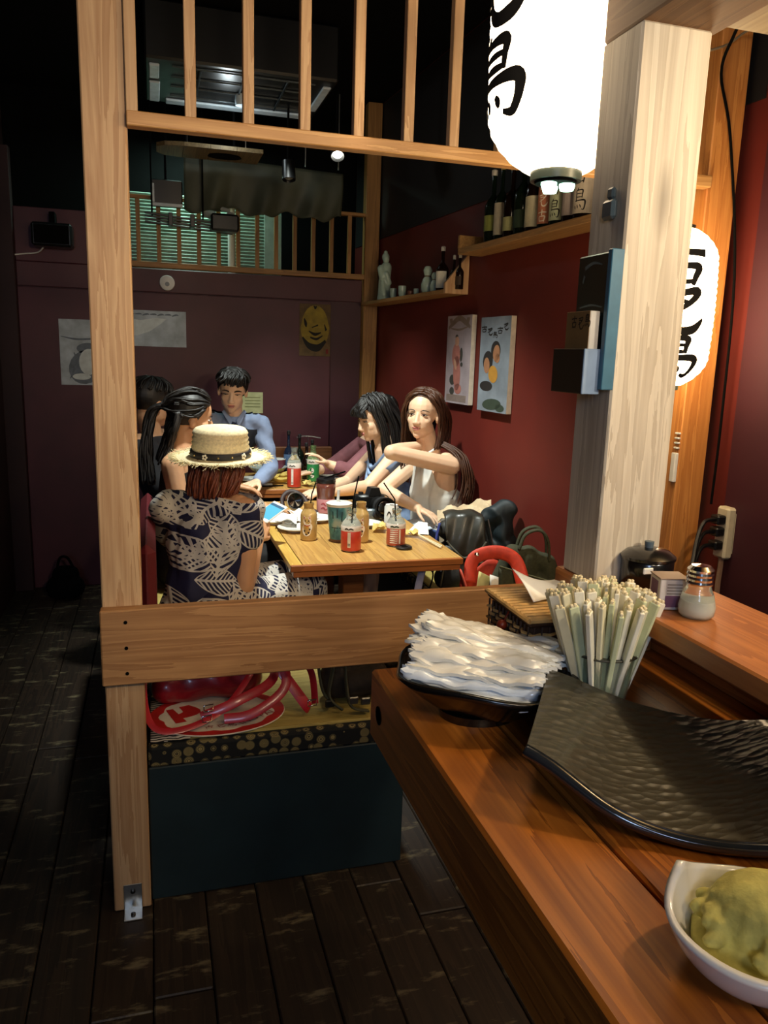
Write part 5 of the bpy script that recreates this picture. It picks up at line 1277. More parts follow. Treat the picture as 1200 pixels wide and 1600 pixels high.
# ------------------------------------------------------------------ people
def V(*a): return Vector(a)
skin_l = plain('skin_light', 'e3bd9c', .5, var=.05, scale=18, sss=.15)
skin_m = plain('skin_mid', 'c99872', .5, var=.06, scale=18, sss=.12)
lipm = plain('lip', 'c47a70', .4); eyew = plain('eye_white', 'e6e2da', .25); iris = plain('iris', '1c120d', .15)
brown_d = plain('brow_hair', '2b1b13', .8)
hair_k = plain('black_hair', '120e0c', .52, var=.35, scale=80); hair_b = plain('brown_hair', '42230f', .52, var=.35, scale=80); hair_r = plain('auburn_hair', '6e3319', .5, var=.35, scale=80)
class Head:
    def __init__(s, c, f, u):
        s.c = Vector(c); f = Vector(f).normalized(); r = f.cross(Vector(u)).normalized(); u = r.cross(f)
        s.M = Matrix((r, f, u)).transposed()
    def __call__(s, x, y, z): return s.c+s.M @ Vector((x, y, z))
    def dir(s, x, y, z): return s.M @ Vector((x, y, z))
def head_shapes(mb, H, neck):
    E = lambda c, r: mb.ell(H(*c), r, H.M, 18, 12)
    E((0, -.012, .03), (.073, .092, .085)); E((0, .025, -.035), (.057, .061, .075)); E((0, .058, -.090), (.022, .022, .019))
    for s in (-1, 1):
        E((s*.033, .044, -.026), (.025, .027, .026)); E((s*.074, -.008, -.012), (.010, .018, .028)); E((s*.0105, .090, -.034), (.0085, .009, .008)); E((s*.039, .006, -.062), (.020, .040, .028))
    mb.cap(H(0, .074, .010), .0085, H(0, .094, -.031), .0110)
    E((0, .080, -.060), (.020, .010, .012)); E((0, .036, -.066), (.043, .045, .034))
    mb.cap(H(0, -.022, -.065), .050, neck, .052)
def face_parts(t, H, body, lashes=True, closed=.0, male=False):
    for s in (-1, 1):
        e = mk('eye', MB().ell(H(s*.031, .0665, .003), (.0140, .0075, .0058*(1-closed)), H.M), eyew, t, True)
        mk('iris', MB().ell(H(s*.031+.001, .0720, .003), (.0056, .0030, .0054*(1-closed)), H.M), iris, e, True)
        mk('lash_line', MB().tube([H(s*.015, .0725, .004), H(s*.024, .0765, .0095-.006*closed), H(s*.036, .0755, .0098-.006*closed), H(s*.0475, .066, .005)], [.0010, .0019, .0020, .0010], 6), brown_d, e, True)
        mk('eyebrow', MB().tube([H(s*.014, .0790, .021), H(s*.026, .0785, .0265), H(s*.040, .0715, .0255), H(s*.052, .0590, .019)], [.0014, .0022, .0019, .0009] if not male else [.003, .004, .0035, .002], 6, flat=1.0), brown_d, t, True)
    lp = mk('lips', MB().ell(H(0, .0850, -.0555), (.0195, .0062, .0042), H.M).ell(H(0, .0845, -.0640), (.0165, .0064, .0052), H.M), lipm, t, True)
    mk('mouth_line', MB().tube([H(-.021, .081, -.0585), H(-.008, .0905, -.0598), H(.008, .0905, -.0598), H(.021, .081, -.0585)], .0010, 5), plain('mouth_dark', '5a2a28', .6), lp, True)
def hand_shapes(mb, wr, d, n, thumb, curl=.35, s=1.0, curls=None):
    wr, d, n = Vector(wr), Vector(d).normalized(), Vector(n); n = (n-d*n.dot(d)).normalized(); l = d.cross(n)
    Ls = (.070, .079, .074, .058)
    for i in range(4):
        o = (i-1.5)*.0205*s*(-thumb)
        k = wr+d*(.085-.004*abs(i-1.3))*s+l*o
        mb.cap(wr+d*.012*s+l*o*.62, .0135*s, k, .0105*s, 10)
        a = 0; p = k; c = curls[i] if curls else curl
        sp = l*(i-1.5)*(-thumb)*.05
        for j, fr in enumerate((.45, .31, .24)):
            a += c*(1, 1.3, .9)[j]
            q = p+((d+sp)*math.cos(a)+n*math.sin(a)).normalized()*Ls[i]*fr*s
            mb.cap(p, (.0088, .0080, .0073)[j]*s, q, (.0080, .0073, .0062)[j]*s, 9); p = q
    b = wr+d*.022*s+l*thumb*.024*s
    p1 = b+(d*.62+l*thumb*.72+n*.25).normalized()*.040*s; p2 = p1+(d*.85+l*thumb*.28+n*.42).normalized()*.030*s; p3 = p2+(d*.92+n*.4).normalized()*.024*s
    mb.cap(b, .0145*s, p1, .0105*s, 10); mb.cap(p1, .0105*s, p2, .0092*s, 10); mb.cap(p2, .0092*s, p3, .0072*s, 10)
def torso_shapes(mb, J, e=0.0, s=1.0):
    L, R, ch, pe, nk = J['shL'], J['shR'], J['che'], J['pel'], J['nek']
    l = (R-L); l.normalize(); wa = ch.lerp(pe, .55)
    mb.cap(L.lerp(R, .06), .048*s+e, R.lerp(L, .06), .048*s+e)
    for k in (-1, 1):
        a, b, c = ch+l*k*.058*s, wa+l*k*.050*s, pe+l*k*.072*s
        mb.cap(a, .083*s+e, b, .072*s+e); mb.cap(b, .072*s+e, c, .092*s+e)
        mb.cap((L if k < 0 else R).lerp(nk, .25), .045*s+e, a, .080*s+e)
    mb.cap(nk-V(0, 0, .03), .055*s+e, ch, .085*s+e); mb.cap(ch, .085*s+e, pe, .092*s+e)
def arm_shapes(mb, a, b, c, e=0.0, s=1.0, t0=0.0, t1=1.0):
    mb.cap(a, .045*s+e, b, .035*s+e); m = b.lerp(c, .3); mb.cap(b, .035*s+e, m, .036*s+e); mb.cap(m, .036*s+e, c, .024*s+e)
def leg_shapes(mb, J, e=0.0):
    for h, k, a in (('hiL', 'knL', 'anL'), ('hiR', 'knR', 'anR')):
        mb.cap(J[h], .080+e, J[k], .054+e)
        m = J[k].lerp(J[a], .3); mb.cap(J[k], .052+e, m, .052+e); mb.cap(m, .052+e, J[a], .034+e)
def foot_shapes(mb, J):
    for k, a in (('knL', 'anL'), ('knR', 'anR')):
        d = (J[k]-J['pel']); d.z = 0; d.normalize()
        mb.cap(J[a]-V(0, 0, .03), .033, J[a]+d*.13-V(0, 0, .045), .025)
def seat_legs(J, f, kz=.50, shin=None):
    """thighs forward along f from the pelvis, shins down"""
    f = Vector(f).normalized(); l = V(f.y, -f.x, 0)
    for n, s in (('L', -1), ('R', 1)):
        J['hi'+n] = J['pel']+l*s*.085+V(0, 0, -.005)
        J['kn'+n] = J['pel']+l*s*.09+f*.40; J['kn'+n].z = kz+.055
        J['an'+n] = J['kn'+n]+f*.02; J['an'+n].z = .085
def person(label, J, hf, hu=(0, 0, 1), skin=skin_l, vox=.0048, hands=(), legs_f=None, closed=.1, male=False, legmat=None, s=1.0):
    root = thing('person', label, 'person', (J['pel'].x, J['pel'].y, .46))
    H = Head(J['hd'], hf, hu)
    if legs_f: seat_legs(J, legs_f)
    mb = MB(); head_shapes(mb, H, J['nek']); torso_shapes(mb, J, 0, s)
    for n in 'LR': arm_shapes(mb, J['sh'+n], J['el'+n], J['wr'+n], 0, s)
    for h in hands: hand_shapes(mb, *h)
    leg_shapes(mb, J); foot_shapes(mb, J)
    body = soft('body', mb, skin, root, vox, 4)
    face_parts(root, H, body, True, closed, male)
    return root, H
def locks(mb, guides, n, r, jit, seed=1, k=5):
    rd = random.Random(seed)
    for g in guides:
        for i in range(n):
            o = V(rd.gauss(0, jit), rd.gauss(0, jit), rd.gauss(0, jit*.4)); ph = rd.random()*6
            pts = [Vector(p)+o*(.35+.9*q/len(g)) for q, p in enumerate(g)]
            sp = [Vector(p) for p in spline([tuple(p) for p in pts], k)]
            sp = [p+V(.004*math.sin(q*.7+ph), .004*math.cos(q*.6+ph), 0) for q, p in enumerate(sp)]
            m = len(sp); mb.tube(sp, [r*(1-.55*q/m) for q in range(m)], 7)
    return mb
def hair_cap(mb, H, grow=0.0):
    mb.ell(H(0, -.018, .036), (.082+grow, .099+grow, .087+grow), H.M, 22, 14)
def HS(H, x, y, z, o=.003):
    """a point pushed out onto the hair cap"""
    d = V(x, y+.018, z-.036); k = math.sqrt((d.x/(.082+o))**2+(d.y/(.099+o))**2+(d.z/(.087+o))**2)
    return H(d.x/k, d.y/k-.018, d.z/k+.036)
def hair_part(t, H, m, build, cut=(0, .056, .066), nrm=(0, .8, -.6), vox=.0045, grow=0.0, name='hair', smooth=1):
    """cap of hair cut at the hairline, plus locks in a second part"""
    mb = MB(); hair_cap(mb, H, grow)
    cap_ = soft(name, mb, m, t, .005, 1, cuts=[(H(*cut), H.dir(*nrm))])
    if build:
        mb = MB(); build(mb); mk('hair_locks', mb, m, cap_, True)
    return cap_

# leaf print dress cloth
dr_ = NT('leaf_print_cloth')
_c = dr_.obj((1, 1, 1), rnd=False); _s = dr_.n('ShaderNodeSeparateXYZ', {0: _c}).outputs
_uv = dr_.n('ShaderNodeCombineXYZ', {0: dr_.math('ADD', _s[0], dr_.math('MULTIPLY', _s[1], .45)), 1: _s[2], 2: 0.0}).outputs[0]
def leaf_layer(scale, seed, rot):
    uv = dr_.n('ShaderNodeMapping', {'Vector': _uv, 'Location': (seed, seed*1.7, 0), 'Rotation': (0, 0, rot), 'Scale': (scale, scale, scale)}).outputs[0]
    vo = dr_.n('ShaderNodeTexVoronoi', {'Vector': uv, 'Scale': 1.0, 'Randomness': .8}, voronoi_dimensions='2D')
    d = dr_.n('ShaderNodeVectorMath', {0: uv, 1: vo.outputs['Position']}, operation='SUBTRACT').outputs[0]
    rn = dr_.n('ShaderNodeSeparateXYZ', {0: vo.outputs['Color']}).outputs
    d = dr_.n('ShaderNodeVectorRotate', {'Vector': d, 'Angle': dr_.math('MULTIPLY', rn[0], 6.28)}, rotation_type='Z_AXIS').outputs[0]
    q = dr_.n('ShaderNodeSeparateXYZ', {0: d}).outputs; u, v = q[0], dr_.math('ABSOLUTE', q[1])
    w = dr_.math('MULTIPLY', .34, dr_.math('SUBTRACT', 1.0, dr_.math('POWER', dr_.math('ABSOLUTE', dr_.math('MULTIPLY', u, 1.75)), 2.0)))
    inside = dr_.math('GREATER_THAN', w, v)
    rib = dr_.math('LESS_THAN', v, .030)
    vein = dr_.math('GREATER_THAN', dr_.math('SINE', dr_.math('MULTIPLY', dr_.math('SUBTRACT', u, dr_.math('MULTIPLY', v, .75)), 52.0)), .25)
    edge = dr_.math('GREATER_THAN', v, dr_.math('SUBTRACT', w, .035))
    m = dr_.math('MAXIMUM', dr_.math('MAXIMUM', rib, vein), edge)
    return dr_.math('MULTIPLY', inside, m)
_f = dr_.math('MAXIMUM', leaf_layer(6.6, 3.3, .4), dr_.math('MAXIMUM', leaf_layer(5.6, 9.1, 1.1), leaf_layer(7.4, 15.7, 2.2)))
dr_.set(Base_Color=dr_.mix(_f, lin('15163a'), lin('c4bfb6')), Roughness=.75)
leafcloth = dr_.m

# 1 the woman in the straw hat, seen from behind
J = dict(pel=V(.17, 2.74, .555), che=V(.175, 2.75, .79), nek=V(.20, 2.765, .945), hd=V(.232, 2.81, 1.062), shL=V(.045, 2.825, .892), shR=V(.302, 2.69, .905),
         elL=V(.07, 3.03, .68), wrL=V(.30, 3.05, .745), elR=V(.292, 2.672, .637), wrR=V(.366, 2.885, .755))
ph_c = V(.430, 3.00, .822)
r1, H1 = person('person in a straw hat and navy leaf print dress looking down at a phone', J, (.74, .62, -.28), (0, 0, 1), skin_m,
    hands=((J['wrR'], V(.30, .62, .52), V(-.55, .60, -.35), -1, .35, .95, (.25, .35, .4, .45)), (J['wrL'], V(.62, -.25, .35), V(.2, .3, .9), 1, .3, .95)), legs_f=(.85, .5, 0))
mb = MB(); torso_shapes(mb, J, .013)
mb.cap(J['shR'], .066, J['shR'].lerp(J['elR'], .36), .060).cap(J['shL'], .070, J['shL'].lerp(J['elL'], .5), .068)
mb.cap(J['shL'].lerp(J['shR'], .3), .062, J['pel']+V(-.05, 0, .04), .10).cap(J['shR'].lerp(J['shL'], .3), .060, J['pel']+V(.03, -.0, .05), .09).cap(J['che']+V(-.02, -.02, .02), .095, J['pel']+V(-.02, -.01, .06), .105)
k1 = J['nek']
soft('dress', mb, leafcloth, r1, .006, 5, cuts=[(k1+V(0, 0, .022), (-.05, -.25, 1)), (V(0, 0, .462), (0, 0, -1))],
     shape=lambda v: v+V(.004*math.sin(v.z*55+v.x*20), .005*math.sin(v.x*60+v.z*18), 0))
mb = MB(); leg_shapes(mb, J, .022); mb.cap(J['pel']+V(-.04, 0, -.01), .11, J['pel']+V(.1, .05, -.01), .11)
soft('skirt', mb, leafcloth, r1, .007, 4, cuts=[(V(0, 0, .462), (0, 0, -1))])
def b1(mb):
    g = []
    for a in range(15):
        t_ = math.radians(-150+a*21.5) if a < 14 else 0
        x, y = math.sin(t_), -math.cos(t_)
        if y > .55: continue
        g.append([H1(.070*x, .082*y-.012, .004), H1(.084*x, .096*y-.012, -.02), H1(.085*x, .092*y-.014, -.08), H1(.072*x, .070*y-.018, -.125-.02*abs(y))])
    locks(mb, g, 13, .0065, .006, 3)
hair_part(r1, H1, hair_r, b1, grow=-.004)
HT = Head(H1.c, V(.5, .85, .06), (-.03, -.10, 1))
Mh = HT.M; hc = HT(0, -.016, .020)
straw_m = plain('straw', 'e6d6ac', .8, var=.18, scale=120, bump=.3)
cr = [(.112, .0), (.110, .012)]
for i in range(1, 10): cr += [(.107-.0008*i+(.0048 if i % 2 else 0), .012+.0082*i)]
cr += [(.100, .094), (.094, .101), (.085, .104), (.078, .1015), (.07, .105), (.06, .103), (.05, .1065), (.038, .1045), (.028, .107), (.015, .106), (0, .107)]
hat = mk('hat_crown', MB().lathe([(r*.93, z) for r, z in cr], hc, 40, Mh), straw_m, r1, 60)
br = [(.10, .001)]
for i in range(10): br += [(.103+.0062*i, .001-.0005*i+(.0014 if i % 2 else 0)+.00004*i*i)]
br += [(.165, .002), (.163, -.002), (.10, -.004)]
mk('hat_brim', MB().lathe(br, hc, 48, Mh), straw_m, hat, 60)
mb = MB()
for i in range(520):
    a = random.random()*2*PI; r0 = .152+.012*random.random(); L_ = .014+.014*random.random(); da = random.gauss(0, .09); dz = random.gauss(.0, .006)
    p0 = hc+Mh @ V(r0*math.cos(a), r0*math.sin(a), .001); p1 = hc+Mh @ V((r0+L_)*math.cos(a+da), (r0+L_)*math.sin(a+da), dz)
    mb.tube([p0, p1], [.0016, .0007], 4)
fr_ = mk('hat_fringe', mb, plain('straw_light', 'e3d5a8', .85, var=.15), hat); fr_['kind'] = 'stuff'
mk('hat_band', MB().lathe([(.1055, .004), (.1065, .005), (.1055, .026), (.1045, .027)], hc, 40, Mh), plain('band_dark', '171318', .6), hat, True)
for i in range(14):
    a = 2*PI*i/14+.15; c = hc+Mh @ V(.107*math.cos(a), .107*math.sin(a), .015); big = i % 3 == 1
    if big:
        mb = MB()
        for q_ in range(5): mb.ell(c+Mh @ V(-.007*math.sin(a)*math.cos(q_*1.257), .007*math.cos(a)*math.cos(q_*1.257), .007*math.sin(q_*1.257)), (.0042,)*3, None, 7, 5)
        mk('band_flower', mb, plain('bead_white', 'e8e2d0', .4), hat, True)
    else: mk('band_bead', MB().ell(c, (.0035,)*3, None, 8, 6), plain('bead_gold', 'c2a468', .3, .6), hat, True)
# the phone in her hand
phc = P(423, 800, Y=3.0); ax = (P(441, 787, Y=3.05)-P(404, 814, Y=2.95)).normalized()
nn = (V(-.30, -.62, .60)); nn = (nn-ax*nn.dot(ax)).normalized(); sd = ax.cross(nn)
Mp = Matrix((sd, ax, nn)).transposed().to_4x4(); Mp.translation = phc
t = thing('phone', 'white phone with a lit blue screen held by the woman in the straw hat', 'phone', phc)
mk('phone_body', MB().box(-.034, .034, -.069, .069, -.004, .004, .003, Mp), white_p, t)
sc_ = mk('screen', MB().box(-.030, .030, -.052, .052, .0041, .0046, .0002, Mp), glow('screen_blue', (60, 140, 170), .5), t)
mk('screen_bar', MB().box(-.030, .030, .036, .052, .0047, .0050, .0001, Mp), glow('screen_dark', (30, 70, 100), .5), sc_)
mk('home_button', MB().box(-.004, .004, -.063, -.057, .0041, .0045, .0002, Mp), steel, t)

# 2 the woman with dark pinned up hair and a black top
J = dict(pel=V(.10, 3.38, .555), che=V(.11, 3.39, .83), nek=V(.115, 3.395, 1.02), hd=V(.155, 3.42, 1.163), shL=V(.15, 3.53, .99), shR=V(.065, 3.255, .985),
         elL=V(.30, 3.55, .80), wrL=V(.47, 3.50, .755), elR=V(.11, 3.21, .73), wrR=V(.30, 3.30, .66))
r2, H2 = person('person with black tied back hair and black top turned towards the table', J, (.97, .16, -.16), (.05, 0, 1), skin_m, .0055,
    hands=((J['wrL'], V(.9, -.1, -.1), V(0, 0, -1), 1, .2, .95), (J['wrR'], V(.8, .4, -.1), V(0, 0, -1), -1, .3, .95)), legs_f=(1, .1, 0), closed=.3)
blk_cloth = plain('black_cloth', '0c0b0d', .8, var=.3)
mb = MB(); torso_shapes(mb, J, .010)
soft('black_top', mb, blk_cloth, r2, .007, 5, cuts=[(J['nek']+V(0, 0, -.045), (-.1, -.15, 1))])
mb = MB(); leg_shapes(mb, J, .016); soft('trousers', mb, blk_cloth, r2, .008, 4)
def b2(mb):
    g = []
    for a in (-75, -50, -25, 0, 25, 50, 75):
        x = math.sin(math.radians(a)); g.append([HS(H2, .070*x, .055, .10-.03*abs(x)), HS(H2, .08*x, .02, .12-.05*abs(x)), HS(H2, .084*x, -.03, .12-.06*abs(x)), HS(H2, .070*x, -.095, .075), H2(.02*x, -.124, .035)])
        g.append([HS(H2, .078*x, .04-.03*abs(x), .09-.06*abs(x)), HS(H2, .084*x, -.01, .06-.05*abs(x)), HS(H2, .082*x, -.06, .04-.03*abs(x)), H2(.03*x, -.122, .025)])
    locks(mb, g, 13, .0042, .006, 5)
    locks(mb, [[H2(x, -.05-.03*abs(s), .02), H2(x*1.05, -.08, -.05), H2(x*.9, -.09, -.12), H2(x*.8, -.10, -.20)] for s, x in ((1, .080), (0, .06), (0, .03), (0, 0), (0, -.04), (1, -.07))], 12, .008, .007, 12)
    locks(mb, [[H2(0, -.115, .035), H2(-.02, -.155, .01), H2(-.03, -.165, -.09), H2(-.03, -.15, -.20), H2(-.02, -.13, -.30)]], 26, .009, .014, 8)
c2 = hair_part(r2, H2, hair_k, b2, cut=(0, .050, .066), nrm=(0, .85, -.5), grow=-.002)
mk('hair_clip', MB().box(*(lambda p: (p.x-.012, p.x+.012, p.y-.006, p.y+.004, p.z-.006, p.z+.006))(H2(.068, -.085, .055)), .003), chrome, r2)

# 3 the man half hidden behind the timber post
J = dict(pel=V(.11, 3.92, .555), che=V(.03, 3.92, .86), nek=V(-.015, 3.92, 1.05), hd=V(-.005, 3.93, 1.195), shL=V(.05, 4.09, 1.0), shR=V(-.08, 3.76, 1.0),
         elL=V(.20, 4.12, .80), wrL=V(.40, 4.08, .76), elR=V(.05, 3.72, .76), wrR=V(.26, 3.76, .73))
r3, H3 = person('person with short black hair half hidden behind the timber post', J, (.85, .50, -.15), (0, 0, 1), skin_m, .0055,
    hands=((J['wrL'], V(.9, 0, -.2), V(0, 0, -1), 1, .25, 1), (J['wrR'], V(.9, .2, -.1), V(0, 0, -1), -1, .25, 1)), legs_f=(1, .1, 0), male=True, s=1.05)
mb = MB(); torso_shapes(mb, J, .012, 1.05)
for n in 'LR': mb.cap(J['sh'+n], .058, J['sh'+n].lerp(J['el'+n], .75), .05)
soft('dark_shirt', mb, plain('charcoal_cloth', '17161a', .8), r3, .007, 5, cuts=[(J['nek']+V(0, 0, -.01), (0, 0, 1))])
mb = MB(); leg_shapes(mb, J, .016); soft('trousers', mb, blk_cloth, r3, .008, 4)
def b3(mb, H=None):
    H = H or H3; g = []
    for a in range(0, 360, 24):
        x, y = math.sin(math.radians(a)), math.cos(math.radians(a))
        g.append([H(.03*x, .03*y-.01, .118), H(.072*x, .080*y-.012, .095), H(.084*x, .098*y-.014, .055)])
    locks(mb, g, 8, .006, .008, 4)
hair_part(r3, H3, hair_k, b3, cut=(0, .056, .062), grow=.002)

# 4 the man in shirt and waistcoat
J = dict(pel=V(.235, 4.58, .555), che=V(.34, 4.50, .84), nek=V(.428, 4.44, 1.095), hd=V(.420, 4.395, 1.235), shL=V(.585, 4.45, 1.04), shR=V(.265, 4.48, 1.05),
         elL=V(.625, 4.36, .80), wrL=V(.53, 4.20, .755), elR=V(.23, 4.32, .80), wrR=V(.36, 4.16, .74))
r4, H4 = person('person in a pale blue shirt and dark waistcoat looking down at the far table', J, (-.16, -.93, -.30), (.06, 0, 1), skin_l, .005,
    hands=((J['wrL'], V(-.6, -.6, -.1), V(0, 0, -1), 1, .3, 1.0), (J['wrR'], V(.7, -.4, -.1), V(0, 0, -1), -1, .3, 1.0)), legs_f=(1, -.22, 0), closed=.55, male=True, s=1.04)
shirt = plain('pale_blue_shirt', '8494b4', .75, var=.1, scale=25); vest = plain('navy_waistcoat', '171b26', .75, var=.2)
mb = MB(); torso_shapes(mb, J, .010, 1.04)
for n in 'LR': arm_shapes(mb, J['sh'+n], J['el'+n], J['wr'+n].lerp(J['el'+n], .12), .010, 1.04)
soft('shirt', mb, shirt, r4, .006, 4, cuts=[(J['nek']+V(0, 0, .012), (0, -.25, 1))], shape=lambda v: v+V(.003*math.sin(v.z*70), .004*math.sin(v.z*60+v.x*40), 0))
mb = MB(); torso_shapes(mb, J, .019, 1.04)
wa = soft('waistcoat', mb, vest, r4, .006, 4, cuts=[(J['shL']+V(-.035, 0, 0), (1, 0, .15)), (J['shR']+V(.035, 0, 0), (-1, 0, .15)), (J['nek']+V(0, -.02, -.035), (0, -.75, .66))])
for s in (-1, 1):
    mk('collar', MB().sheet(lambda u, v: J['nek']+V(s*(.055-.048*u+.012*v), -.035-.042*u-.012*v, .035-.055*u-.030*v*(.4+u)), 6, 4, .004), shirt, r4, True)
mk('necktie', MB().tube([J['nek']+V(-.004, -.085, -.03), J['nek']+V(-.03, -.10, -.12), J['nek']+V(-.07, -.10, -.24)], [.012, .016, .024], 8, flat=.4, up=(0, 1, 0)), plain('tie_dark', '222a40', .6), r4, True)
mb = MB(); leg_shapes(mb, J, .018); soft('trousers', mb, blk_cloth, r4, .008, 4)
def b4(mb):
    b3(mb, H4)
    locks(mb, [[H4(x, .03, .112), H4(x*1.05+.006, .078, .096), H4(x*1.15+.02, .086, .070+.25*x)] for x in (-.05, -.03, -.01, .01, .03, .05)], 7, .006, .006, 9)
hair_part(r4, H4, hair_k, b4, cut=(0, .062, .058), grow=.004)

# 5 the woman with a black fringe
J = dict(pel=V(1.26, 4.0, .555), che=V(1.225, 3.96, .80), nek=V(1.165, 3.935, .99), hd=V(1.098, 3.92, 1.130), shL=V(1.19, 3.80, .945), shR=V(1.185, 4.09, .945),
         elL=V(1.03, 3.74, .80), wrL=V(.90, 3.90, .745), elR=V(1.02, 4.14, .76), wrR=V(.86, 4.02, .735))
r5, H5 = person('person with a black fringe in a pale blue top looking down in profile', J, (-.93, -.24, -.30), (0, 0, 1), skin_l, .005,
    hands=((J['wrL'], V(-.8, .4, -.1), V(0, 0, -1), 1, .25, .93), (J['wrR'], V(-.9, -.3, -.05), V(0, 0, -1), -1, .25, .93)), legs_f=(-1, 0, 0), closed=.5)
btop = plain('pale_blue_top', '8ba3c6', .75, var=.15, scale=30)
mb = MB(); torso_shapes(mb, J, .012)
for n in 'LR': mb.cap(J['sh'+n], .052, J['sh'+n].lerp(J['el'+n], .35), .050)
soft('draped_top', mb, btop, r5, .006, 4, cuts=[(J['nek']+V(-.03, 0, -.085), (-.55, 0, .83))], shape=lambda v: v+V(.006*math.sin(v.z*75+v.y*20), .004*math.sin(v.z*60), 0))
for k in range(4): mk('drape_fold', MB().tube(spline([J['shL']+V(-.05, .0, .02-.02*k), J['che']+V(-.115-.006*k, -.05, .075-.035*k), J['che']+V(-.115-.006*k, .05, .075-.035*k), J['shR']+V(-.05, 0, .02-.02*k)]), .012, 7), btop, r5, True)
mb = MB(); leg_shapes(mb, J, .014); soft('trousers', mb, plain('denim', '2b3a5c', .8, var=.25, scale=60), r5, .008, 4)
def b5(mb):
    locks(mb, [[HS(H5, x*.6, .03, .12), HS(H5, x*.9, .06, .09), H5(x*1.0, .0815, .064), H5(x*1.05, .0835, .030)] for x in (-.06, -.045, -.03, -.015, 0, .015, .03, .045, .06)], 8, .0055, .004, 2)
    g = []
    for s in (-1, 1):
        for a in range(5): g.append([HS(H5, s*.02, .03-.025*a, .12), HS(H5, s*.06, .03-.025*a, .09), HS(H5, s*.083, .035-.03*a, .04), H5(s*.088, .02-.03*a, -.06), H5(s*.085, .03-.03*a, -.17), H5(s*.08, .045-.03*a, -.28)])
    for a in range(4): g.append([H5(-.045+.03*a, -.06, .10), H5(-.045+.03*a, -.112, .03), H5(-.045+.03*a, -.115, -.10), H5(-.045+.03*a, -.105, -.24)])
    locks(mb, g, 9, .007, .006, 6)
hair_part(r5, H5, hair_k, b5, grow=.002)

# 6 the woman in white with her arm raised behind her neck
J = dict(pel=V(1.345, 3.58, .555), che=V(1.325, 3.565, .79), nek=V(1.285, 3.555, 1.01), hd=V(1.232, 3.535, 1.180), shL=V(1.352, 3.435, .945), shR=V(1.285, 3.70, .945),
         elL=V(1.035, 3.385, 1.018), wrL=V(1.205, 3.510, 1.030), elR=V(1.075, 3.63, .80), wrR=V(1.19, 3.43, .745))
r6, H6 = person('person in a white halter top with long brown hair, arm raised behind the neck', J, (-.60, -.80, -.02), (.07, .02, 1), skin_l, .0042,
    hands=((J['wrL'], V(.66, .75, .06), V(.7, -.6, .1), 1, .30, .93), (J['wrR'], V(.55, -.75, -.25), V(-.3, .1, -1), -1, .2, .93)), legs_f=(-1, -.15, 0), closed=.34)
wh = plain('white_cloth', 'dcdfda', .75, var=.05, scale=20)
mb = MB(); torso_shapes(mb, J, .014); f6 = V(-.97, -.15, 0)
mb.cap(J['nek']+f6*.045+V(0, 0, -.05), .030, J['che']+f6*.05, .085).cap(J['che']+f6*.03, .09, J['pel']+f6*.03+V(0, 0, .03), .11)
soft('halter_top', mb, wh, r6, .0055, 5, cuts=[(V(1.345, 3.56, .865), (.62, 0, .785)), (J['shL']+V(-.04, .045, -.03), (.10, -.80, .60)), (J['shR']+V(-.02, -.05, -.03), (.05, .82, .57)), (V(0, 0, .52), (0, 0, -1))],
     shape=lambda v: v+V(.005*math.sin(v.y*70+v.z*12), .004*math.sin(v.x*80+v.z*14), 0))
mk('halter_strap', MB().tube(spline([J['nek']+f6*.075+V(0, -.025, -.045), J['nek']+V(-.01, -.058, .0), J['nek']+V(.05, -.02, .025)]), .006, 7), wh, r6, True)
mb = MB()
for h, k in (('hiL', 'knL'), ('hiR', 'knR')): mb.cap(J[h], .094, J[h].lerp(J[k], .55), .080)
mb.cap(J['pel'], .108, J['pel']+V(-.05, 0, -.01), .10)
soft('denim_shorts', mb, plain('denim_blue', '3d5282', .8, var=.3, scale=70), r6, .006, 3)
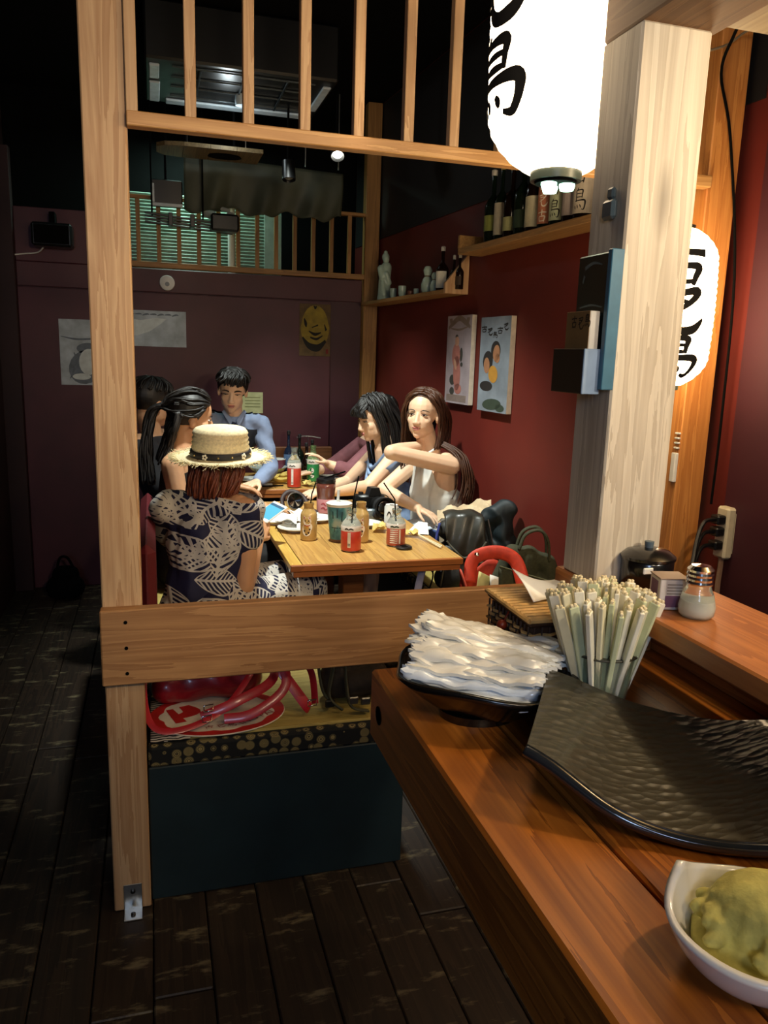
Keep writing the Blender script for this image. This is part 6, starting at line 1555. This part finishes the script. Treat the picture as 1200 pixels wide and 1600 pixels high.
def b6(mb):
    g = []
    for a in range(6):
        y = .05-.028*a
        g.append([HS(H6, -.006, .052-.022*a, .11), HS(H6, .030, .052-.022*a, .105), HS(H6, .064, .042-.022*a, .075), H6(.088, .03-.026*a, .01), H6(.090, .005-.03*a, -.08), H6(.098, -.03-.03*a, -.18), H6(.105, -.06-.03*a, -.29)])
        g.append([HS(H6, -.010, .052-.022*a, .11), HS(H6, -.040, .050-.022*a, .10), HS(H6, -.068, .042-.022*a, .075), H6(-.089, .002-.022*a, .01), H6(-.092, -.018-.026*a, -.07), H6(-.085, .0-.03*a, -.16)])
    for a in range(4): g.append([H6(-.03+.02*a, -.05, .115), H6(-.03+.03*a, -.118, .03), H6(-.02+.03*a, -.13, -.10), H6(.01+.03*a, -.13, -.24), H6(.03+.03*a, -.12, -.36)])
    locks(mb, g, 9, .0060, .0065, 7)
    locks(mb, [[H6(.075, -.06, .02), H6(.09, -.08, -.08), V(1.375, 3.47, 1.02), V(1.420, 3.415, .95), V(1.430, 3.40, .86), V(1.415, 3.395, .78)], [H6(.06, -.08, .02), H6(.07, -.10, -.08), V(1.39, 3.48, 1.0), V(1.432, 3.45, .92), V(1.435, 3.43, .82)]], 26, .0055, .017, 17)
hair_part(r6, H6, hair_b, b6, cut=(0, .044, .075), grow=0)
t = thing('lap_cloth', 'white cloth spread on the lap of the woman in white', 'cloth', V(1.17, 3.40, .66))
mk('cloth_sheet', MB().sheet(lambda u, v: V(1.10+.17*u, 3.34+.16*v, .668-.05*(u-.5)**2+.010*math.sin(u*8+v*4)+.004*math.sin(v*17)), 12, 10, .004), plain('white_blue_cloth', 'cfdbe6', .8), t, True)

# 7 the person behind the fringe, arm stretched over the table
J = dict(pel=V(1.28, 4.50, .555), che=V(1.27, 4.47, .80), nek=V(1.275, 4.45, .98), hd=V(1.285, 4.43, 1.105), shL=V(1.23, 4.31, .93), shR=V(1.24, 4.58, .93),
         elL=V(1.05, 4.22, .80), wrL=V(.93, 4.24, .845), elR=V(1.05, 4.62, .78), wrR=V(.90, 4.52, .76))
r7, H7 = person('person in a dusky pink blouse reaching over the far table, mostly hidden', J, (-.95, -.15, -.2), (0, 0, 1), skin_l, .006,
    hands=((J['wrL'], V(-.75, -.1, .55), V(-.4, 0, -.9), 1, .25, .95), (J['wrR'], V(-.9, -.2, -.1), V(0, 0, -1), -1, .25, .93)), legs_f=(-1, 0, 0))
pk_ = plain('dusky_pink_cloth', '7c4a50', .8, var=.15)
mb = MB(); torso_shapes(mb, J, .012)
for n in 'LR': mb.cap(J['sh'+n], .058, J['el'+n], .052).cap(J['el'+n], .052, J['el'+n].lerp(J['wr'+n], .45), .045)
soft('blouse', mb, pk_, r7, .007, 4, cuts=[(J['nek']+V(0, 0, -.02), (0, 0, 1))])
mb = MB(); leg_shapes(mb, J, .014); soft('trousers', mb, blk_cloth, r7, .008, 4)
def b7(mb):
    g = [[H7(s*.05, .03-.03*a, .10), H7(s*.085, .02-.03*a, .03), H7(s*.08, .0-.03*a, -.12)] for s in (-1, 1) for a in range(4)]
    locks(mb, g, 7, .007, .006, 6)
hair_part(r7, H7, hair_k, b7)
